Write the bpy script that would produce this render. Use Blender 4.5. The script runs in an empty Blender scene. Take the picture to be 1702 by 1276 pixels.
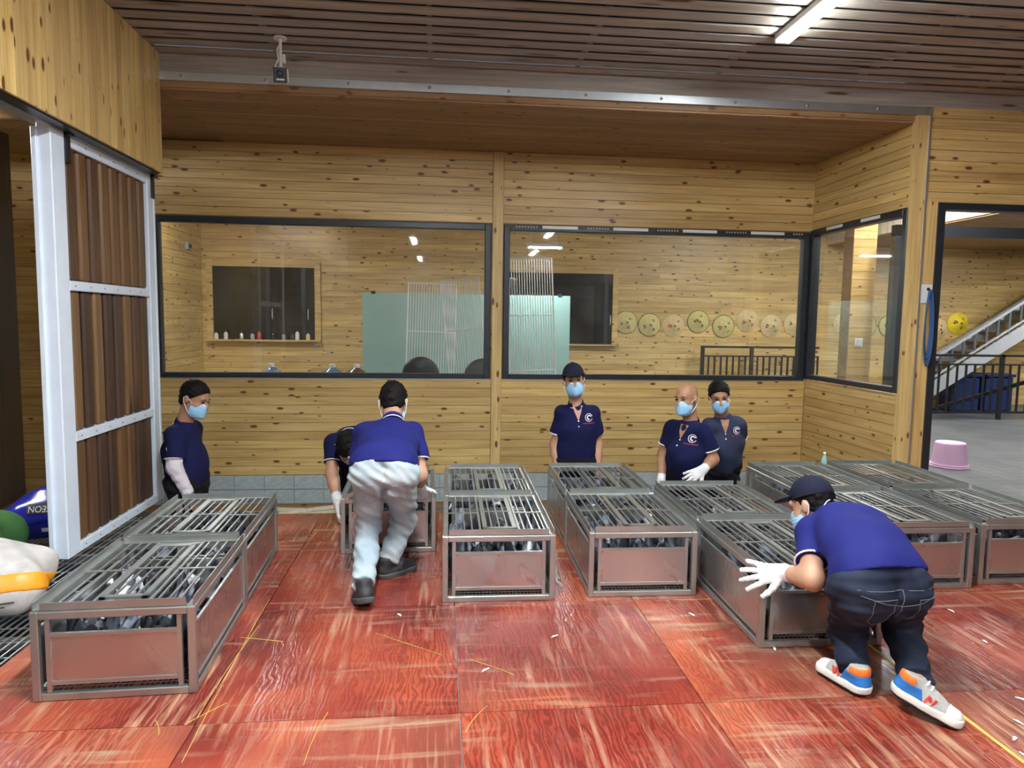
import bpy, bmesh, math, random
import numpy as np
from mathutils import Vector, Matrix, Euler
from mathutils.bvhtree import BVHTree

random.seed(7)
scene = bpy.context.scene
col = scene.collection
PI = math.pi
V3 = Vector

# ------------------------------------------------------------------ camera, world, exposure
def look(yaw, pitch, roll):
    fw = V3((math.sin(yaw) * math.cos(pitch), math.cos(yaw) * math.cos(pitch), -math.sin(pitch)))
    r = V3((math.cos(yaw), -math.sin(yaw), 0)); u = r.cross(fw)
    r2 = r * math.cos(roll) + u * math.sin(roll); u2 = u * math.cos(roll) - r * math.sin(roll)
    m = Matrix((r2, u2, -fw)).transposed()
    return m.to_4x4()
cam_data = bpy.data.cameras.new('camera'); cam = bpy.data.objects.new('camera', cam_data); col.objects.link(cam)
cam_data.sensor_fit = 'HORIZONTAL'; cam_data.sensor_width = 36.0; cam_data.lens = 1170.0 / 1702.0 * 36.0
cam_data.clip_start = 0.05
cam.matrix_world = Matrix.Translation((0, 0, 1.5)) @ look(math.radians(5.88), math.radians(5.13), math.radians(0.79))
scene.camera = cam
world = bpy.data.worlds.new('world'); scene.world = world; world.use_nodes = True
world.node_tree.nodes['Background'].inputs[0].default_value = (0.80, 0.86, 1.0, 1)
world.node_tree.nodes['Background'].inputs[1].default_value = 0.10
scene.view_settings.view_transform = 'Standard'; scene.view_settings.look = 'None'
scene.view_settings.gamma = 1.0; scene.view_settings.use_curve_mapping = False
scene.view_settings.exposure = 0.5
LAMP_TUBE, LAMP_FRONT, LAMP_BACK, LAMP_HALL = 130.0, 360.0, 190.0, 210.0        # emission of the tube lamps

# ------------------------------------------------------------------ materials
MATS = {}
def newmat(name):
    m = bpy.data.materials.new(name); m.use_nodes = True
    nt = m.node_tree; b = nt.nodes['Principled BSDF']
    MATS[name] = m
    return m, nt, b
def nd(nt, t, **kw):
    n = nt.nodes.new(t)
    for k, v in kw.items():
        if k in n.inputs.keys(): n.inputs[k].default_value = v
        else: setattr(n, k, v)
    return n
def rgb(c): return (c[0], c[1], c[2], 1)
def ramp(nt, fac, stops, interp='LINEAR'):
    r = nt.nodes.new('ShaderNodeValToRGB'); r.color_ramp.interpolation = interp
    e = r.color_ramp.elements
    while len(e) < len(stops): e.new(0.5)
    for el, (p, c) in zip(e, stops): el.position = p; el.color = rgb(c) if len(c) == 3 else c
    if fac is not None: nt.links.new(fac, r.inputs[0])
    return r
def mixc(nt, fac, a, b, mode='MIX'):
    m = nt.nodes.new('ShaderNodeMix'); m.data_type = 'RGBA'; m.blend_type = mode
    for sock, v in ((m.inputs[0], fac), (m.inputs[6], a), (m.inputs[7], b)):
        if hasattr(v, 'is_linked') or hasattr(v, 'links'): nt.links.new(v, sock)
        elif isinstance(v, (int, float)): sock.default_value = v
        else: sock.default_value = rgb(v)
    return m.outputs[2]
def mth(nt, op, a, b=None):
    m = nt.nodes.new('ShaderNodeMath'); m.operation = op
    for i, v in enumerate((a, b)):
        if v is None: continue
        if hasattr(v, 'links'): nt.links.new(v, m.inputs[i])
        else: m.inputs[i].default_value = v
    return m.outputs[0]
def plain(name, c, rough=0.5, metal=0.0, var=0.06, scale=30, bump=0.0, spec=0.5):
    m, nt, b = newmat(name)
    tc = nd(nt, 'ShaderNodeTexCoord'); n = nd(nt, 'ShaderNodeTexNoise', Scale=scale, Detail=4.0)
    nt.links.new(tc.outputs['Object'], n.inputs['Vector'])
    r = ramp(nt, n.outputs[0], [(0.3, [max(0, x * (1 - var)) for x in c]), (0.7, [min(1, x * (1 + var)) for x in c])])
    nt.links.new(r.outputs[0], b.inputs['Base Color'])
    b.inputs['Roughness'].default_value = rough; b.inputs['Metallic'].default_value = metal
    b.inputs['Specular IOR Level'].default_value = spec
    if bump:
        bp = nd(nt, 'ShaderNodeBump', Strength=bump, Distance=0.01); nt.links.new(n.outputs[0], bp.inputs['Height'])
        nt.links.new(bp.outputs[0], b.inputs['Normal'])
    return m
def pine(name, axis, light=(0.72, 0.54, 0.245), dark=(0.54, 0.365, 0.135), knot=(0.15, 0.055, 0.02), rough=0.40, cell=(4.2, 10.0)):
    """knotty pine boards; grain runs along the given world axis, each board offset by its own random number"""
    m, nt, b = newmat(name)
    geo = nd(nt, 'ShaderNodeNewGeometry'); oi = nd(nt, 'ShaderNodeObjectInfo')
    off = nd(nt, 'ShaderNodeVectorMath', operation='SCALE'); off.inputs[0].default_value = (37.0, 53.0, 71.0)
    nt.links.new(oi.outputs['Random'], off.inputs['Scale'])
    add = nd(nt, 'ShaderNodeVectorMath', operation='ADD')
    nt.links.new(geo.outputs['Position'], add.inputs[0]); nt.links.new(off.outputs[0], add.inputs[1])
    def mapped(along, across):
        mp = nd(nt, 'ShaderNodeMapping'); s = [across] * 3; s[axis] = along
        mp.inputs['Scale'].default_value = s; nt.links.new(add.outputs[0], mp.inputs['Vector']); return mp.outputs[0]
    grain = nd(nt, 'ShaderNodeTexNoise', Scale=1.0, Detail=5.0, Distortion=0.6); nt.links.new(mapped(1.6, 42.0), grain.inputs['Vector'])
    broad = nd(nt, 'ShaderNodeTexNoise', Scale=1.0, Detail=2.0); nt.links.new(mapped(0.8, 6.0), broad.inputs['Vector'])
    g = ramp(nt, grain.outputs[0], [(0.30, dark), (0.62, light)])
    bo = ramp(nt, broad.outputs[0], [(0.3, (0.80, 0.74, 0.66)), (0.7, (1.08, 1.06, 1.0))])
    c = mixc(nt, 1.0, g.outputs[0], bo.outputs[0], 'MULTIPLY')
    tint = ramp(nt, oi.outputs['Random'], [(0.0, (0.86, 0.82, 0.76)), (0.5, (1.0, 1.0, 1.0)), (1.0, (1.10, 1.07, 0.98))])
    c = mixc(nt, 1.0, c, tint.outputs[0], 'MULTIPLY')
    sep = nd(nt, 'ShaderNodeSeparateXYZ'); nt.links.new(add.outputs[0], sep.inputs[0])
    oth = [sep.outputs[i] for i in range(3) if i != axis]
    cmb = nd(nt, 'ShaderNodeCombineXYZ'); nt.links.new(mth(nt, 'MULTIPLY', sep.outputs[axis], cell[0]), cmb.inputs[0])
    nt.links.new(mth(nt, 'MULTIPLY', mth(nt, 'ADD', oth[0], oth[1]), cell[1]), cmb.inputs[1])
    vo = nd(nt, 'ShaderNodeTexVoronoi', voronoi_dimensions='2D', Scale=1.0, Randomness=1.0); nt.links.new(cmb.outputs[0], vo.inputs['Vector'])
    wn = nd(nt, 'ShaderNodeSeparateColor'); nt.links.new(vo.outputs['Color'], wn.inputs[0])
    rad = mth(nt, 'MULTIPLY', mth(nt, 'SUBTRACT', wn.outputs[0], 0.30), 0.25)       # only some cells hold a knot, of differing size
    inside = mth(nt, 'SUBTRACT', rad, vo.outputs['Distance'])
    k = ramp(nt, inside, [(0.0, (0, 0, 0)), (0.05, (1, 1, 1))])
    halo = ramp(nt, mth(nt, 'ADD', inside, 0.05), [(0.0, (0, 0, 0)), (0.08, (0.5, 0.5, 0.5))])
    c = mixc(nt, halo.outputs[0], c, (dark[0] * 0.8, dark[1] * 0.7, dark[2] * 0.6))
    c = mixc(nt, k.outputs[0], c, knot)
    nt.links.new(c, b.inputs['Base Color']); b.inputs['Roughness'].default_value = rough
    bp = nd(nt, 'ShaderNodeBump', Strength=0.12, Distance=0.004); nt.links.new(grain.outputs[0], bp.inputs['Height'])
    nt.links.new(bp.outputs[0], b.inputs['Normal'])
    return m
pine('pine_x', 0); pine('pine_y', 1); pine('pine_z', 2, cell=(4.0, 10.0))
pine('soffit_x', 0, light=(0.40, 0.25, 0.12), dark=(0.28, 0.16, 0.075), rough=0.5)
pine('slat_wood', 0, light=(0.43, 0.41, 0.39), dark=(0.32, 0.30, 0.28), knot=(0.12, 0.06, 0.03), rough=0.45, cell=(1.2, 9.0))
for i, (l, d) in enumerate((((0.115, 0.058, 0.028), (0.07, 0.034, 0.018)), ((0.20, 0.115, 0.052), (0.13, 0.07, 0.03)), ((0.085, 0.046, 0.03), (0.05, 0.027, 0.018)), ((0.17, 0.088, 0.036), (0.11, 0.055, 0.022)))):
    pine('door_wood_%d' % i, 2, light=l, dark=d, knot=(0.03, 0.015, 0.01), rough=0.5, cell=(0.5, 4.0))
pine('dark_board', 2, light=(0.07, 0.035, 0.018), dark=(0.04, 0.02, 0.012), knot=(0.02, 0.01, 0.005), cell=(0.5, 4.0))

def red_floor():
    m, nt, b = newmat('red_plywood')
    geo = nd(nt, 'ShaderNodeNewGeometry'); oi = nd(nt, 'ShaderNodeObjectInfo')
    off = nd(nt, 'ShaderNodeVectorMath', operation='SCALE'); off.inputs[0].default_value = (31.0, 17.0, 11.0)
    nt.links.new(oi.outputs['Random'], off.inputs['Scale'])
    add = nd(nt, 'ShaderNodeVectorMath', operation='ADD')
    nt.links.new(geo.outputs['Position'], add.inputs[0]); nt.links.new(off.outputs[0], add.inputs[1])
    def mapped(s):
        mp = nd(nt, 'ShaderNodeMapping'); mp.inputs['Scale'].default_value = s
        nt.links.new(add.outputs[0], mp.inputs['Vector']); return mp.outputs[0]
    def noise(s, detail=4.0, dist=0.0):
        n = nd(nt, 'ShaderNodeTexNoise', Scale=1.0, Detail=detail, Distortion=dist); nt.links.new(mapped(s), n.inputs['Vector']); return n.outputs[0]
    wv = nd(nt, 'ShaderNodeTexWave', Scale=6.5, Distortion=16.0, Detail=5.0); wv.inputs['Detail Scale'].default_value = 1.3
    nt.links.new(mapped((2.2, 0.6, 1.0)), wv.inputs['Vector'])
    base = ramp(nt, noise((1.7, 1.3, 1), 4.0, 0.6), [(0.28, (0.115, 0.017, 0.016)), (0.48, (0.25, 0.040, 0.027)), (0.72, (0.42, 0.095, 0.045))])
    contour = ramp(nt, wv.outputs[0], [(0.30, (0.66, 0.58, 0.58)), (0.70, (1.12, 1.08, 1.04))])
    where = ramp(nt, noise((1.1, 0.8, 5), 2.0), [(0.42, (0.1, 0.1, 0.1)), (0.58, (0.9, 0.9, 0.9))])
    c = mixc(nt, where.outputs[0], base.outputs[0], mixc(nt, 1.0, base.outputs[0], contour.outputs[0], 'MULTIPLY'))
    streak = ramp(nt, noise((40.0, 2.2, 1), 6.0, 0.5), [(0.50, (0, 0, 0)), (0.66, (0.9, 0.9, 0.9))])
    patch = ramp(nt, noise((2.3, 1.6, 1), 5.0, 1.0), [(0.42, (0, 0, 0)), (0.60, (1, 1, 1))])
    sw = mixc(nt, 1.0, streak.outputs[0], patch.outputs[0], 'MULTIPLY')
    c = mixc(nt, sw, c, (0.48, 0.25, 0.16))
    smear = ramp(nt, noise((1.6, 15.0, 1), 5.0, 0.6), [(0.54, (0, 0, 0)), (0.70, (0.85, 0.85, 0.85))])
    patch2 = ramp(nt, noise((1.2, 1.9, 3), 4.0), [(0.46, (0, 0, 0)), (0.60, (1, 1, 1))])
    sm = mixc(nt, 1.0, smear.outputs[0], patch2.outputs[0], 'MULTIPLY')
    c = mixc(nt, sm, c, (0.40, 0.28, 0.19))
    dirt = ramp(nt, noise((0.55, 0.55, 1), 4.0), [(0.50, (0, 0, 0)), (0.75, (0.4, 0.4, 0.4))])
    c = mixc(nt, dirt.outputs[0], c, (0.26, 0.13, 0.09))
    tint = ramp(nt, oi.outputs['Random'], [(0.0, (0.85, 0.78, 0.80)), (0.5, (1, 1, 1)), (1.0, (1.12, 1.2, 1.0))])
    c = mixc(nt, 1.0, c, tint.outputs[0], 'MULTIPLY')
    nt.links.new(c, b.inputs['Base Color'])
    rr = ramp(nt, noise((3.0, 3.0, 1), 5.0), [(0.3, (0.13, 0.13, 0.13)), (0.7, (0.36, 0.36, 0.36))])
    nt.links.new(rr.outputs[0], b.inputs['Roughness'])
    bp = nd(nt, 'ShaderNodeBump', Strength=0.22, Distance=0.004)
    h = mth(nt, 'ADD', wv.outputs[0], noise((30.0, 2.0, 1), 4.0)); nt.links.new(h, bp.inputs['Height'])
    nt.links.new(bp.outputs[0], b.inputs['Normal'])
red_floor()

def steel(name, c=(0.55, 0.54, 0.52), rough=0.3, stain=(0.34, 0.27, 0.22), amount=0.5, metal=0.9):
    m, nt, b = newmat(name)
    tc = nd(nt, 'ShaderNodeTexCoord')
    mp = nd(nt, 'ShaderNodeMapping'); mp.inputs['Scale'].default_value = (9.0, 9.0, 3.0); nt.links.new(tc.outputs['Object'], mp.inputs['Vector'])
    n = nd(nt, 'ShaderNodeTexNoise', Scale=1.0, Detail=5.0, Distortion=0.7); nt.links.new(mp.outputs[0], n.inputs['Vector'])
    r = ramp(nt, n.outputs[0], [(0.25, c), (0.85, [c[i] * (1 - amount) + stain[i] * amount for i in range(3)])])
    nt.links.new(r.outputs[0], b.inputs['Base Color']); b.inputs['Metallic'].default_value = metal
    rr = ramp(nt, n.outputs[0], [(0.2, (rough * 0.95,) * 3), (0.8, (min(1, rough * 1.12),) * 3)]); nt.links.new(rr.outputs[0], b.inputs['Roughness'])
    return m
steel('steel_tube', (0.52, 0.55, 0.53), 0.32, (0.30, 0.29, 0.26), 0.5, 0.82)
steel('steel_sheet', (0.60, 0.59, 0.58), 0.27, (0.52, 0.50, 0.47), 0.5)
steel('galvanized', (0.70, 0.74, 0.76), 0.38, (0.5, 0.53, 0.55), 0.5)
steel('wire', (0.45, 0.45, 0.43), 0.42, (0.25, 0.2, 0.15), 0.5)
plain('white_metal', (0.72, 0.80, 0.90), 0.38, var=0.04, scale=6)
plain('dark_frame', (0.020, 0.025, 0.032), 0.35, var=0.15)
plain('black_paint', (0.012, 0.012, 0.014), 0.4, var=0.2)
plain('black_plastic', (0.018, 0.019, 0.022), 0.45, var=0.2)
plain('white_plastic', (0.74, 0.74, 0.72), 0.4, var=0.03)
plain('grey_tile', (0.42, 0.48, 0.49), 0.25, var=0.14, scale=7)
plain('concrete', (0.17, 0.17, 0.17), 0.7, var=0.2, scale=5)
plain('dark_void', (0.02, 0.021, 0.024), 0.8, var=0.2)
plain('skin', (0.50, 0.275, 0.175), 0.5, var=0.07, scale=14)
plain('skin_tan', (0.40, 0.205, 0.12), 0.5, var=0.07, scale=14)
plain('hair', (0.006, 0.005, 0.005), 0.65, var=0.3, scale=60, bump=0.3, spec=0.15)
plain('navy_cloth', (0.008, 0.010, 0.055), 0.85, var=0.12, scale=120, bump=0.15, spec=0.2)
plain('royal_cloth', (0.011, 0.014, 0.135), 0.8, var=0.10, scale=120, bump=0.15, spec=0.25)
plain('slate_cloth', (0.035, 0.042, 0.085), 0.85, var=0.12, scale=120, bump=0.15, spec=0.2)
plain('cap_cloth', (0.010, 0.012, 0.030), 0.8, var=0.15, scale=150, bump=0.2, spec=0.2)
plain('black_cloth', (0.010, 0.010, 0.013), 0.85, var=0.2, scale=100, bump=0.2, spec=0.2)
plain('white_cloth', (0.76, 0.77, 0.78), 0.85, var=0.04, scale=180, bump=0.25, spec=0.2)
plain('sleeve_cloth', (0.66, 0.60, 0.64), 0.85, var=0.04, scale=60, bump=0.2, spec=0.2)
plain('mask_blue', (0.33, 0.60, 0.86), 0.8, var=0.05, scale=40, spec=0.2)
plain('mask_white', (0.80, 0.84, 0.88), 0.8, var=0.02)
plain('shoe_dark', (0.030, 0.030, 0.033), 0.6, var=0.5, scale=45)
plain('shoe_sole_grey', (0.075, 0.08, 0.08), 0.65, var=0.2)
plain('shoe_white', (0.74, 0.74, 0.68), 0.6, var=0.05)
plain('shoe_grey', (0.42, 0.42, 0.40), 0.7, var=0.12, scale=70)
plain('shoe_blue', (0.02, 0.17, 0.50), 0.6, var=0.08)
plain('shoe_orange', (0.85, 0.20, 0.03), 0.6, var=0.06)
plain('shoe_red', (0.72, 0.10, 0.06), 0.6, var=0.06)
plain('rubber_black', (0.010, 0.010, 0.010), 0.7, var=0.2)
plain('print_red', (0.30, 0.02, 0.06), 0.7)
plain('print_white', (0.80, 0.80, 0.82), 0.7, var=0.02)
plain('stitch', (0.16, 0.17, 0.20), 0.8)
plain('stitch_pale', (0.30, 0.36, 0.42), 0.8)
plain('pink_plastic', (0.88, 0.58, 0.84), 0.35, var=0.03, scale=5)
plain('green_cloth', (0.028, 0.11, 0.022), 0.7, var=0.3, scale=9, bump=0.3)
plain('blue_bag', (0.015, 0.018, 0.30), 0.25, var=0.15, scale=10)
plain('bag_white', (0.58, 0.55, 0.52), 0.4, var=0.18, scale=14, bump=0.3)
plain('bag_orange', (0.88, 0.36, 0.02), 0.4, var=0.06, scale=12)
plain('bag_print', (0.10, 0.09, 0.08), 0.6)
plain('straw', (0.62, 0.42, 0.10), 0.6, var=0.2)
plain('pale_stick', (0.72, 0.66, 0.52), 0.5, var=0.15, scale=20)
plain('rope_blue', (0.015, 0.075, 0.22), 0.6, var=0.3, scale=80)
plain('hat_straw', (0.62, 0.52, 0.20), 0.55, var=0.12, scale=25)
plain('hat_yellow', (0.80, 0.60, 0.03), 0.5, var=0.08, scale=25)
plain('hat_pale', (0.66, 0.50, 0.24), 0.55, var=0.12, scale=25)
plain('paint_brown', (0.12, 0.06, 0.02), 0.6)
plain('paint_purple', (0.20, 0.07, 0.32), 0.6)
plain('paint_red', (0.50, 0.10, 0.06), 0.6)
plain('paint_olive', (0.12, 0.13, 0.03), 0.6)
plain('board_green', (0.30, 0.47, 0.43), 0.18, var=0.04, scale=2)
plain('bottle_blue', (0.10, 0.20, 0.32), 0.15, var=0.2)
plain('bottle_brown', (0.10, 0.04, 0.02), 0.2, var=0.2)
plain('bottle_red', (0.55, 0.04, 0.03), 0.35)
plain('stair_white', (0.36, 0.37, 0.37), 0.45, var=0.04)
plain('crate_blue', (0.008, 0.022, 0.09), 0.45)
plain('fabric_panel', (0.62, 0.52, 0.38), 0.7, var=0.2, scale=3)
plain('feather_slate', (0.030, 0.034, 0.044), 0.55, var=0.5, scale=28)
plain('beak', (0.05, 0.045, 0.045), 0.5)
plain('eye_orange', (0.45, 0.10, 0.02), 0.25)
plain('eye_dark', (0.012, 0.009, 0.008), 0.2)
def feather(name, base, patch, lo, hi, scale=11):
    m, nt, b = newmat(name); tc = nd(nt, 'ShaderNodeTexCoord'); oi = nd(nt, 'ShaderNodeObjectInfo')
    n = nd(nt, 'ShaderNodeTexNoise', Scale=scale, Detail=3.0, noise_dimensions='4D'); nt.links.new(tc.outputs['Object'], n.inputs['Vector'])
    nt.links.new(mth(nt, 'MULTIPLY', oi.outputs['Random'], 40.0), n.inputs['W'])
    r = ramp(nt, n.outputs[0], [(lo, base), (hi, patch)]); nt.links.new(r.outputs[0], b.inputs['Base Color']); b.inputs['Roughness'].default_value = 0.5
feather('feather_blue', (0.15, 0.18, 0.23), (0.03, 0.035, 0.05), 0.47, 0.53)
feather('feather_splash', (0.045, 0.05, 0.065), (0.62, 0.66, 0.70), 0.50, 0.55)
def denim(name, c1, c2):
    m, nt, b = newmat(name); tc = nd(nt, 'ShaderNodeTexCoord')
    n = nd(nt, 'ShaderNodeTexNoise', Scale=5.0, Detail=4.0); nt.links.new(tc.outputs['Object'], n.inputs['Vector'])
    w = nd(nt, 'ShaderNodeTexNoise', Scale=260.0, Detail=1.0); nt.links.new(tc.outputs['Object'], w.inputs['Vector'])
    r = ramp(nt, n.outputs[0], [(0.35, c1), (0.68, c2)]); c = mixc(nt, 0.25, r.outputs[0], ramp(nt, w.outputs[0], [(0.3, (0.55, 0.55, 0.6)), (0.7, (1.3, 1.3, 1.3))]).outputs[0], 'MULTIPLY')
    nt.links.new(c, b.inputs['Base Color']); b.inputs['Roughness'].default_value = 0.85; b.inputs['Specular IOR Level'].default_value = 0.2
    bp = nd(nt, 'ShaderNodeBump', Strength=0.2, Distance=0.002); nt.links.new(w.outputs[0], bp.inputs['Height']); nt.links.new(bp.outputs[0], b.inputs['Normal'])
denim('denim_pale', (0.33, 0.42, 0.48), (0.52, 0.60, 0.62)); denim('denim_dark', (0.010, 0.013, 0.028), (0.030, 0.040, 0.070))
def glass(name, tint=(0.97, 0.98, 0.97), rough=0.02, gloss=1.0):
    m, nt, b = newmat(name); nt.nodes.remove(b); out = nt.nodes['Material Output']
    fr = nd(nt, 'ShaderNodeFresnel', IOR=1.5); gb = nd(nt, 'ShaderNodeNewGeometry')
    io = mth(nt, 'SUBTRACT', 1.5, mth(nt, 'MULTIPLY', gb.outputs['Backfacing'], 1.5 - 1 / 1.5)); nt.links.new(io, fr.inputs['IOR']); tr = nd(nt, 'ShaderNodeBsdfTransparent'); tr.inputs[0].default_value = rgb(tint)
    gl = nd(nt, 'ShaderNodeBsdfGlossy', Roughness=rough); gl.inputs[0].default_value = (gloss, gloss, gloss, 1)
    tc = nd(nt, 'ShaderNodeTexCoord'); n = nd(nt, 'ShaderNodeTexNoise', Scale=1.3, Detail=3.0); nt.links.new(tc.outputs['Object'], n.inputs['Vector'])
    bp = nd(nt, 'ShaderNodeBump', Strength=0.02, Distance=0.05); nt.links.new(n.outputs[0], bp.inputs['Height']); nt.links.new(bp.outputs[0], gl.inputs['Normal'])
    mx = nd(nt, 'ShaderNodeMixShader'); nt.links.new(fr.outputs[0], mx.inputs[0]); nt.links.new(tr.outputs[0], mx.inputs[1]); nt.links.new(gl.outputs[0], mx.inputs[2])
    # thin film of dust on the pane
    df = nd(nt, 'ShaderNodeBsdfDiffuse'); df.inputs[0].default_value = (0.75, 0.78, 0.74, 1)
    n2 = nd(nt, 'ShaderNodeTexNoise', Scale=2.2, Detail=6.0); nt.links.new(tc.outputs['Object'], n2.inputs['Vector'])
    d = ramp(nt, n2.outputs[0], [(0.35, (0.006, 0.006, 0.006)), (0.75, (0.035, 0.035, 0.035))])
    mx2 = nd(nt, 'ShaderNodeMixShader'); nt.links.new(d.outputs[0], mx2.inputs[0]); nt.links.new(mx.outputs[0], mx2.inputs[1]); nt.links.new(df.outputs[0], mx2.inputs[2])
    nt.links.new(mx2.outputs[0], out.inputs['Surface'])
glass('window_glass'); glass('dark_glass', (0.10, 0.11, 0.12))
def lampmat(name, strength):
    m, nt, b = newmat(name); b.inputs['Base Color'].default_value = (0.9, 0.9, 0.9, 1)
    b.inputs['Emission Color'].default_value = (0.93, 0.97, 1.0, 1); b.inputs['Emission Strength'].default_value = strength
lampmat('lamp_tube', LAMP_TUBE); lampmat('lamp_front', LAMP_FRONT); lampmat('lamp_back', LAMP_BACK); lampmat('lamp_hall', LAMP_HALL); lampmat('lamp_room', LAMP_HALL * 0.62)
def plate_floor():
    m, nt, b = newmat('checker_plate'); tc = nd(nt, 'ShaderNodeTexCoord')
    mp = nd(nt, 'ShaderNodeMapping'); mp.inputs['Scale'].default_value = (9, 9, 9); mp.inputs['Rotation'].default_value = (0, 0, PI / 4); nt.links.new(tc.outputs['Object'], mp.inputs['Vector'])
    ch = nd(nt, 'ShaderNodeTexChecker', Scale=1.0); nt.links.new(mp.outputs[0], ch.inputs['Vector'])
    n = nd(nt, 'ShaderNodeTexNoise', Scale=2.0, Detail=5.0); nt.links.new(tc.outputs['Object'], n.inputs['Vector'])
    r = ramp(nt, n.outputs[0], [(0.3, (0.10, 0.105, 0.105)), (0.7, (0.175, 0.18, 0.18))])
    c = mixc(nt, 0.35, r.outputs[0], ramp(nt, ch.outputs[1], [(0, (0.7, 0.7, 0.7)), (1, (1.15, 1.15, 1.15))]).outputs[0], 'MULTIPLY')
    nt.links.new(c, b.inputs['Base Color']); b.inputs['Roughness'].default_value = 0.45; b.inputs['Metallic'].default_value = 0.2
    bp = nd(nt, 'ShaderNodeBump', Strength=0.4, Distance=0.004); nt.links.new(ch.outputs[1], bp.inputs['Height']); nt.links.new(bp.outputs[0], b.inputs['Normal'])
plate_floor()

# ------------------------------------------------------------------ helpers
def tag(o, label=None, cat=None, group=None, kind=None):
    if label: o['label'] = label
    if cat: o['category'] = cat
    if group: o['group'] = group
    if kind: o['kind'] = kind
    return o
def link(o, parent=None):
    col.objects.link(o)
    if parent is not None: o.parent = parent
    return o
def empty(name, loc=(0, 0, 0), rz=0.0, label=None, cat=None, group=None, kind=None):
    o = bpy.data.objects.new(name, None); o.location = loc; o.rotation_euler = (0, 0, rz); o.empty_display_size = 0.1
    col.objects.link(o); return tag(o, label, cat, group, kind)
def mesh_obj(name, me, mat=None, parent=None, loc=None):
    if mat is not None and len(me.materials) == 0: me.materials.append(MATS[mat])
    o = bpy.data.objects.new(name, me); link(o, parent)
    if loc is not None: o.location = loc
    return o
class B:
    """collects boxes, tubes, lathes and prisms into one mesh"""
    def __init__(self): self.v = []; self.f = []
    def add(self, vs, fs):
        n = len(self.v); self.v += [tuple(v) for v in vs]; self.f += [tuple(i + n for i in f) for f in fs]; return self
    def box(self, x0, x1, y0, y1, z0, z1, bev=0.0):
        if not bev:
            return self.add([(x0, y0, z0), (x1, y0, z0), (x1, y1, z0), (x0, y1, z0), (x0, y0, z1), (x1, y0, z1), (x1, y1, z1), (x0, y1, z1)],
                            [(0, 3, 2, 1), (4, 5, 6, 7), (0, 1, 5, 4), (1, 2, 6, 5), (2, 3, 7, 6), (3, 0, 4, 7)])
        bm = bmesh.new(); bmesh.ops.create_cube(bm, size=1.0)
        for v in bm.verts: v.co = V3(((x0 + x1) / 2 + v.co.x * (x1 - x0), (y0 + y1) / 2 + v.co.y * (y1 - y0), (z0 + z1) / 2 + v.co.z * (z1 - z0)))
        bmesh.ops.bevel(bm, geom=bm.edges[:], offset=bev, segments=1, affect='EDGES')
        bm.verts.ensure_lookup_table(); vs = [v.co[:] for v in bm.verts]; fs = [[v.index for v in f.verts] for f in bm.faces]; bm.free()
        return self.add(vs, fs)
    def tube(self, pts, r, n=8, cap=True, sq=False):
        pts = [V3(p) for p in pts]; rs = r if isinstance(r, (list, tuple)) else [r] * len(pts)
        t0 = (pts[1] - pts[0]).normalized(); a = V3((0, 0, 1)) if abs(t0.z) < 0.9 else V3((1, 0, 0)); u = t0.cross(a).normalized()
        vs = []; fs = []
        for i, p in enumerate(pts):
            t = (pts[min(i + 1, len(pts) - 1)] - pts[max(i - 1, 0)]).normalized(); u = (u - t * u.dot(t)).normalized(); w = t.cross(u)
            for j in range(n):
                an = 2 * PI * (j + (0.5 if sq else 0)) / n; vs.append(p + (u * math.cos(an) + w * math.sin(an)) * rs[i])
        for i in range(len(pts) - 1):
            for j in range(n): fs.append((i * n + j, i * n + (j + 1) % n, (i + 1) * n + (j + 1) % n, (i + 1) * n + j))
        if cap: fs.append(tuple(range(n - 1, -1, -1))); fs.append(tuple((len(pts) - 1) * n + j for j in range(n)))
        return self.add(vs, fs)
    def bar(self, a, b, w, h):
        """rectangular bar from a to b, width w (horizontal), height h"""
        a = V3(a); b = V3(b); t = (b - a).normalized(); up = V3((0, 0, 1)) if abs(t.z) < 0.95 else V3((0, 1, 0))
        s = t.cross(up).normalized() * (w / 2); q = s.cross(t).normalized() * (h / 2)
        vs = [a - s - q, a + s - q, a + s + q, a - s + q, b - s - q, b + s - q, b + s + q, b - s + q]
        return self.add(vs, [(0, 1, 2, 3), (7, 6, 5, 4), (0, 4, 5, 1), (1, 5, 6, 2), (2, 6, 7, 3), (3, 7, 4, 0)])
    def lathe(self, prof, n=24, c=(0, 0, 0)):
        vs = []; fs = []
        for r, z in prof:
            for j in range(n): a = 2 * PI * j / n; vs.append((c[0] + r * math.cos(a), c[1] + r * math.sin(a), c[2] + z))
        for i in range(len(prof) - 1):
            for j in range(n): fs.append((i * n + j, i * n + (j + 1) % n, (i + 1) * n + (j + 1) % n, (i + 1) * n + j))
        fs.append(tuple(range(n - 1, -1, -1))); fs.append(tuple((len(prof) - 1) * n + j for j in range(n)))
        return self.add(vs, fs)
    def mesh(self, name, mat=None, smooth=False):
        me = bpy.data.meshes.new(name); me.from_pydata([tuple(v) for v in self.v], [], self.f); me.update()
        bm = bmesh.new(); bm.from_mesh(me); bmesh.ops.recalc_face_normals(bm, faces=bm.faces[:]); bm.to_mesh(me); bm.free()
        if mat: me.materials.append(MATS[mat])
        if smooth:
            me.polygons.foreach_set('use_smooth', [True] * len(me.polygons))
            try: me.set_sharp_from_angle(angle=math.radians(42))
            except Exception: pass
        return me
    def obj(self, name, mat, parent=None, smooth=False, loc=None): return mesh_obj(name, self.mesh(name, mat, smooth), None, parent, loc)
def struct(name, b, mat, parent=None):
    o = b.obj(name, mat, parent)
    if parent is None: o['kind'] = 'structure'
    return o
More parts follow.
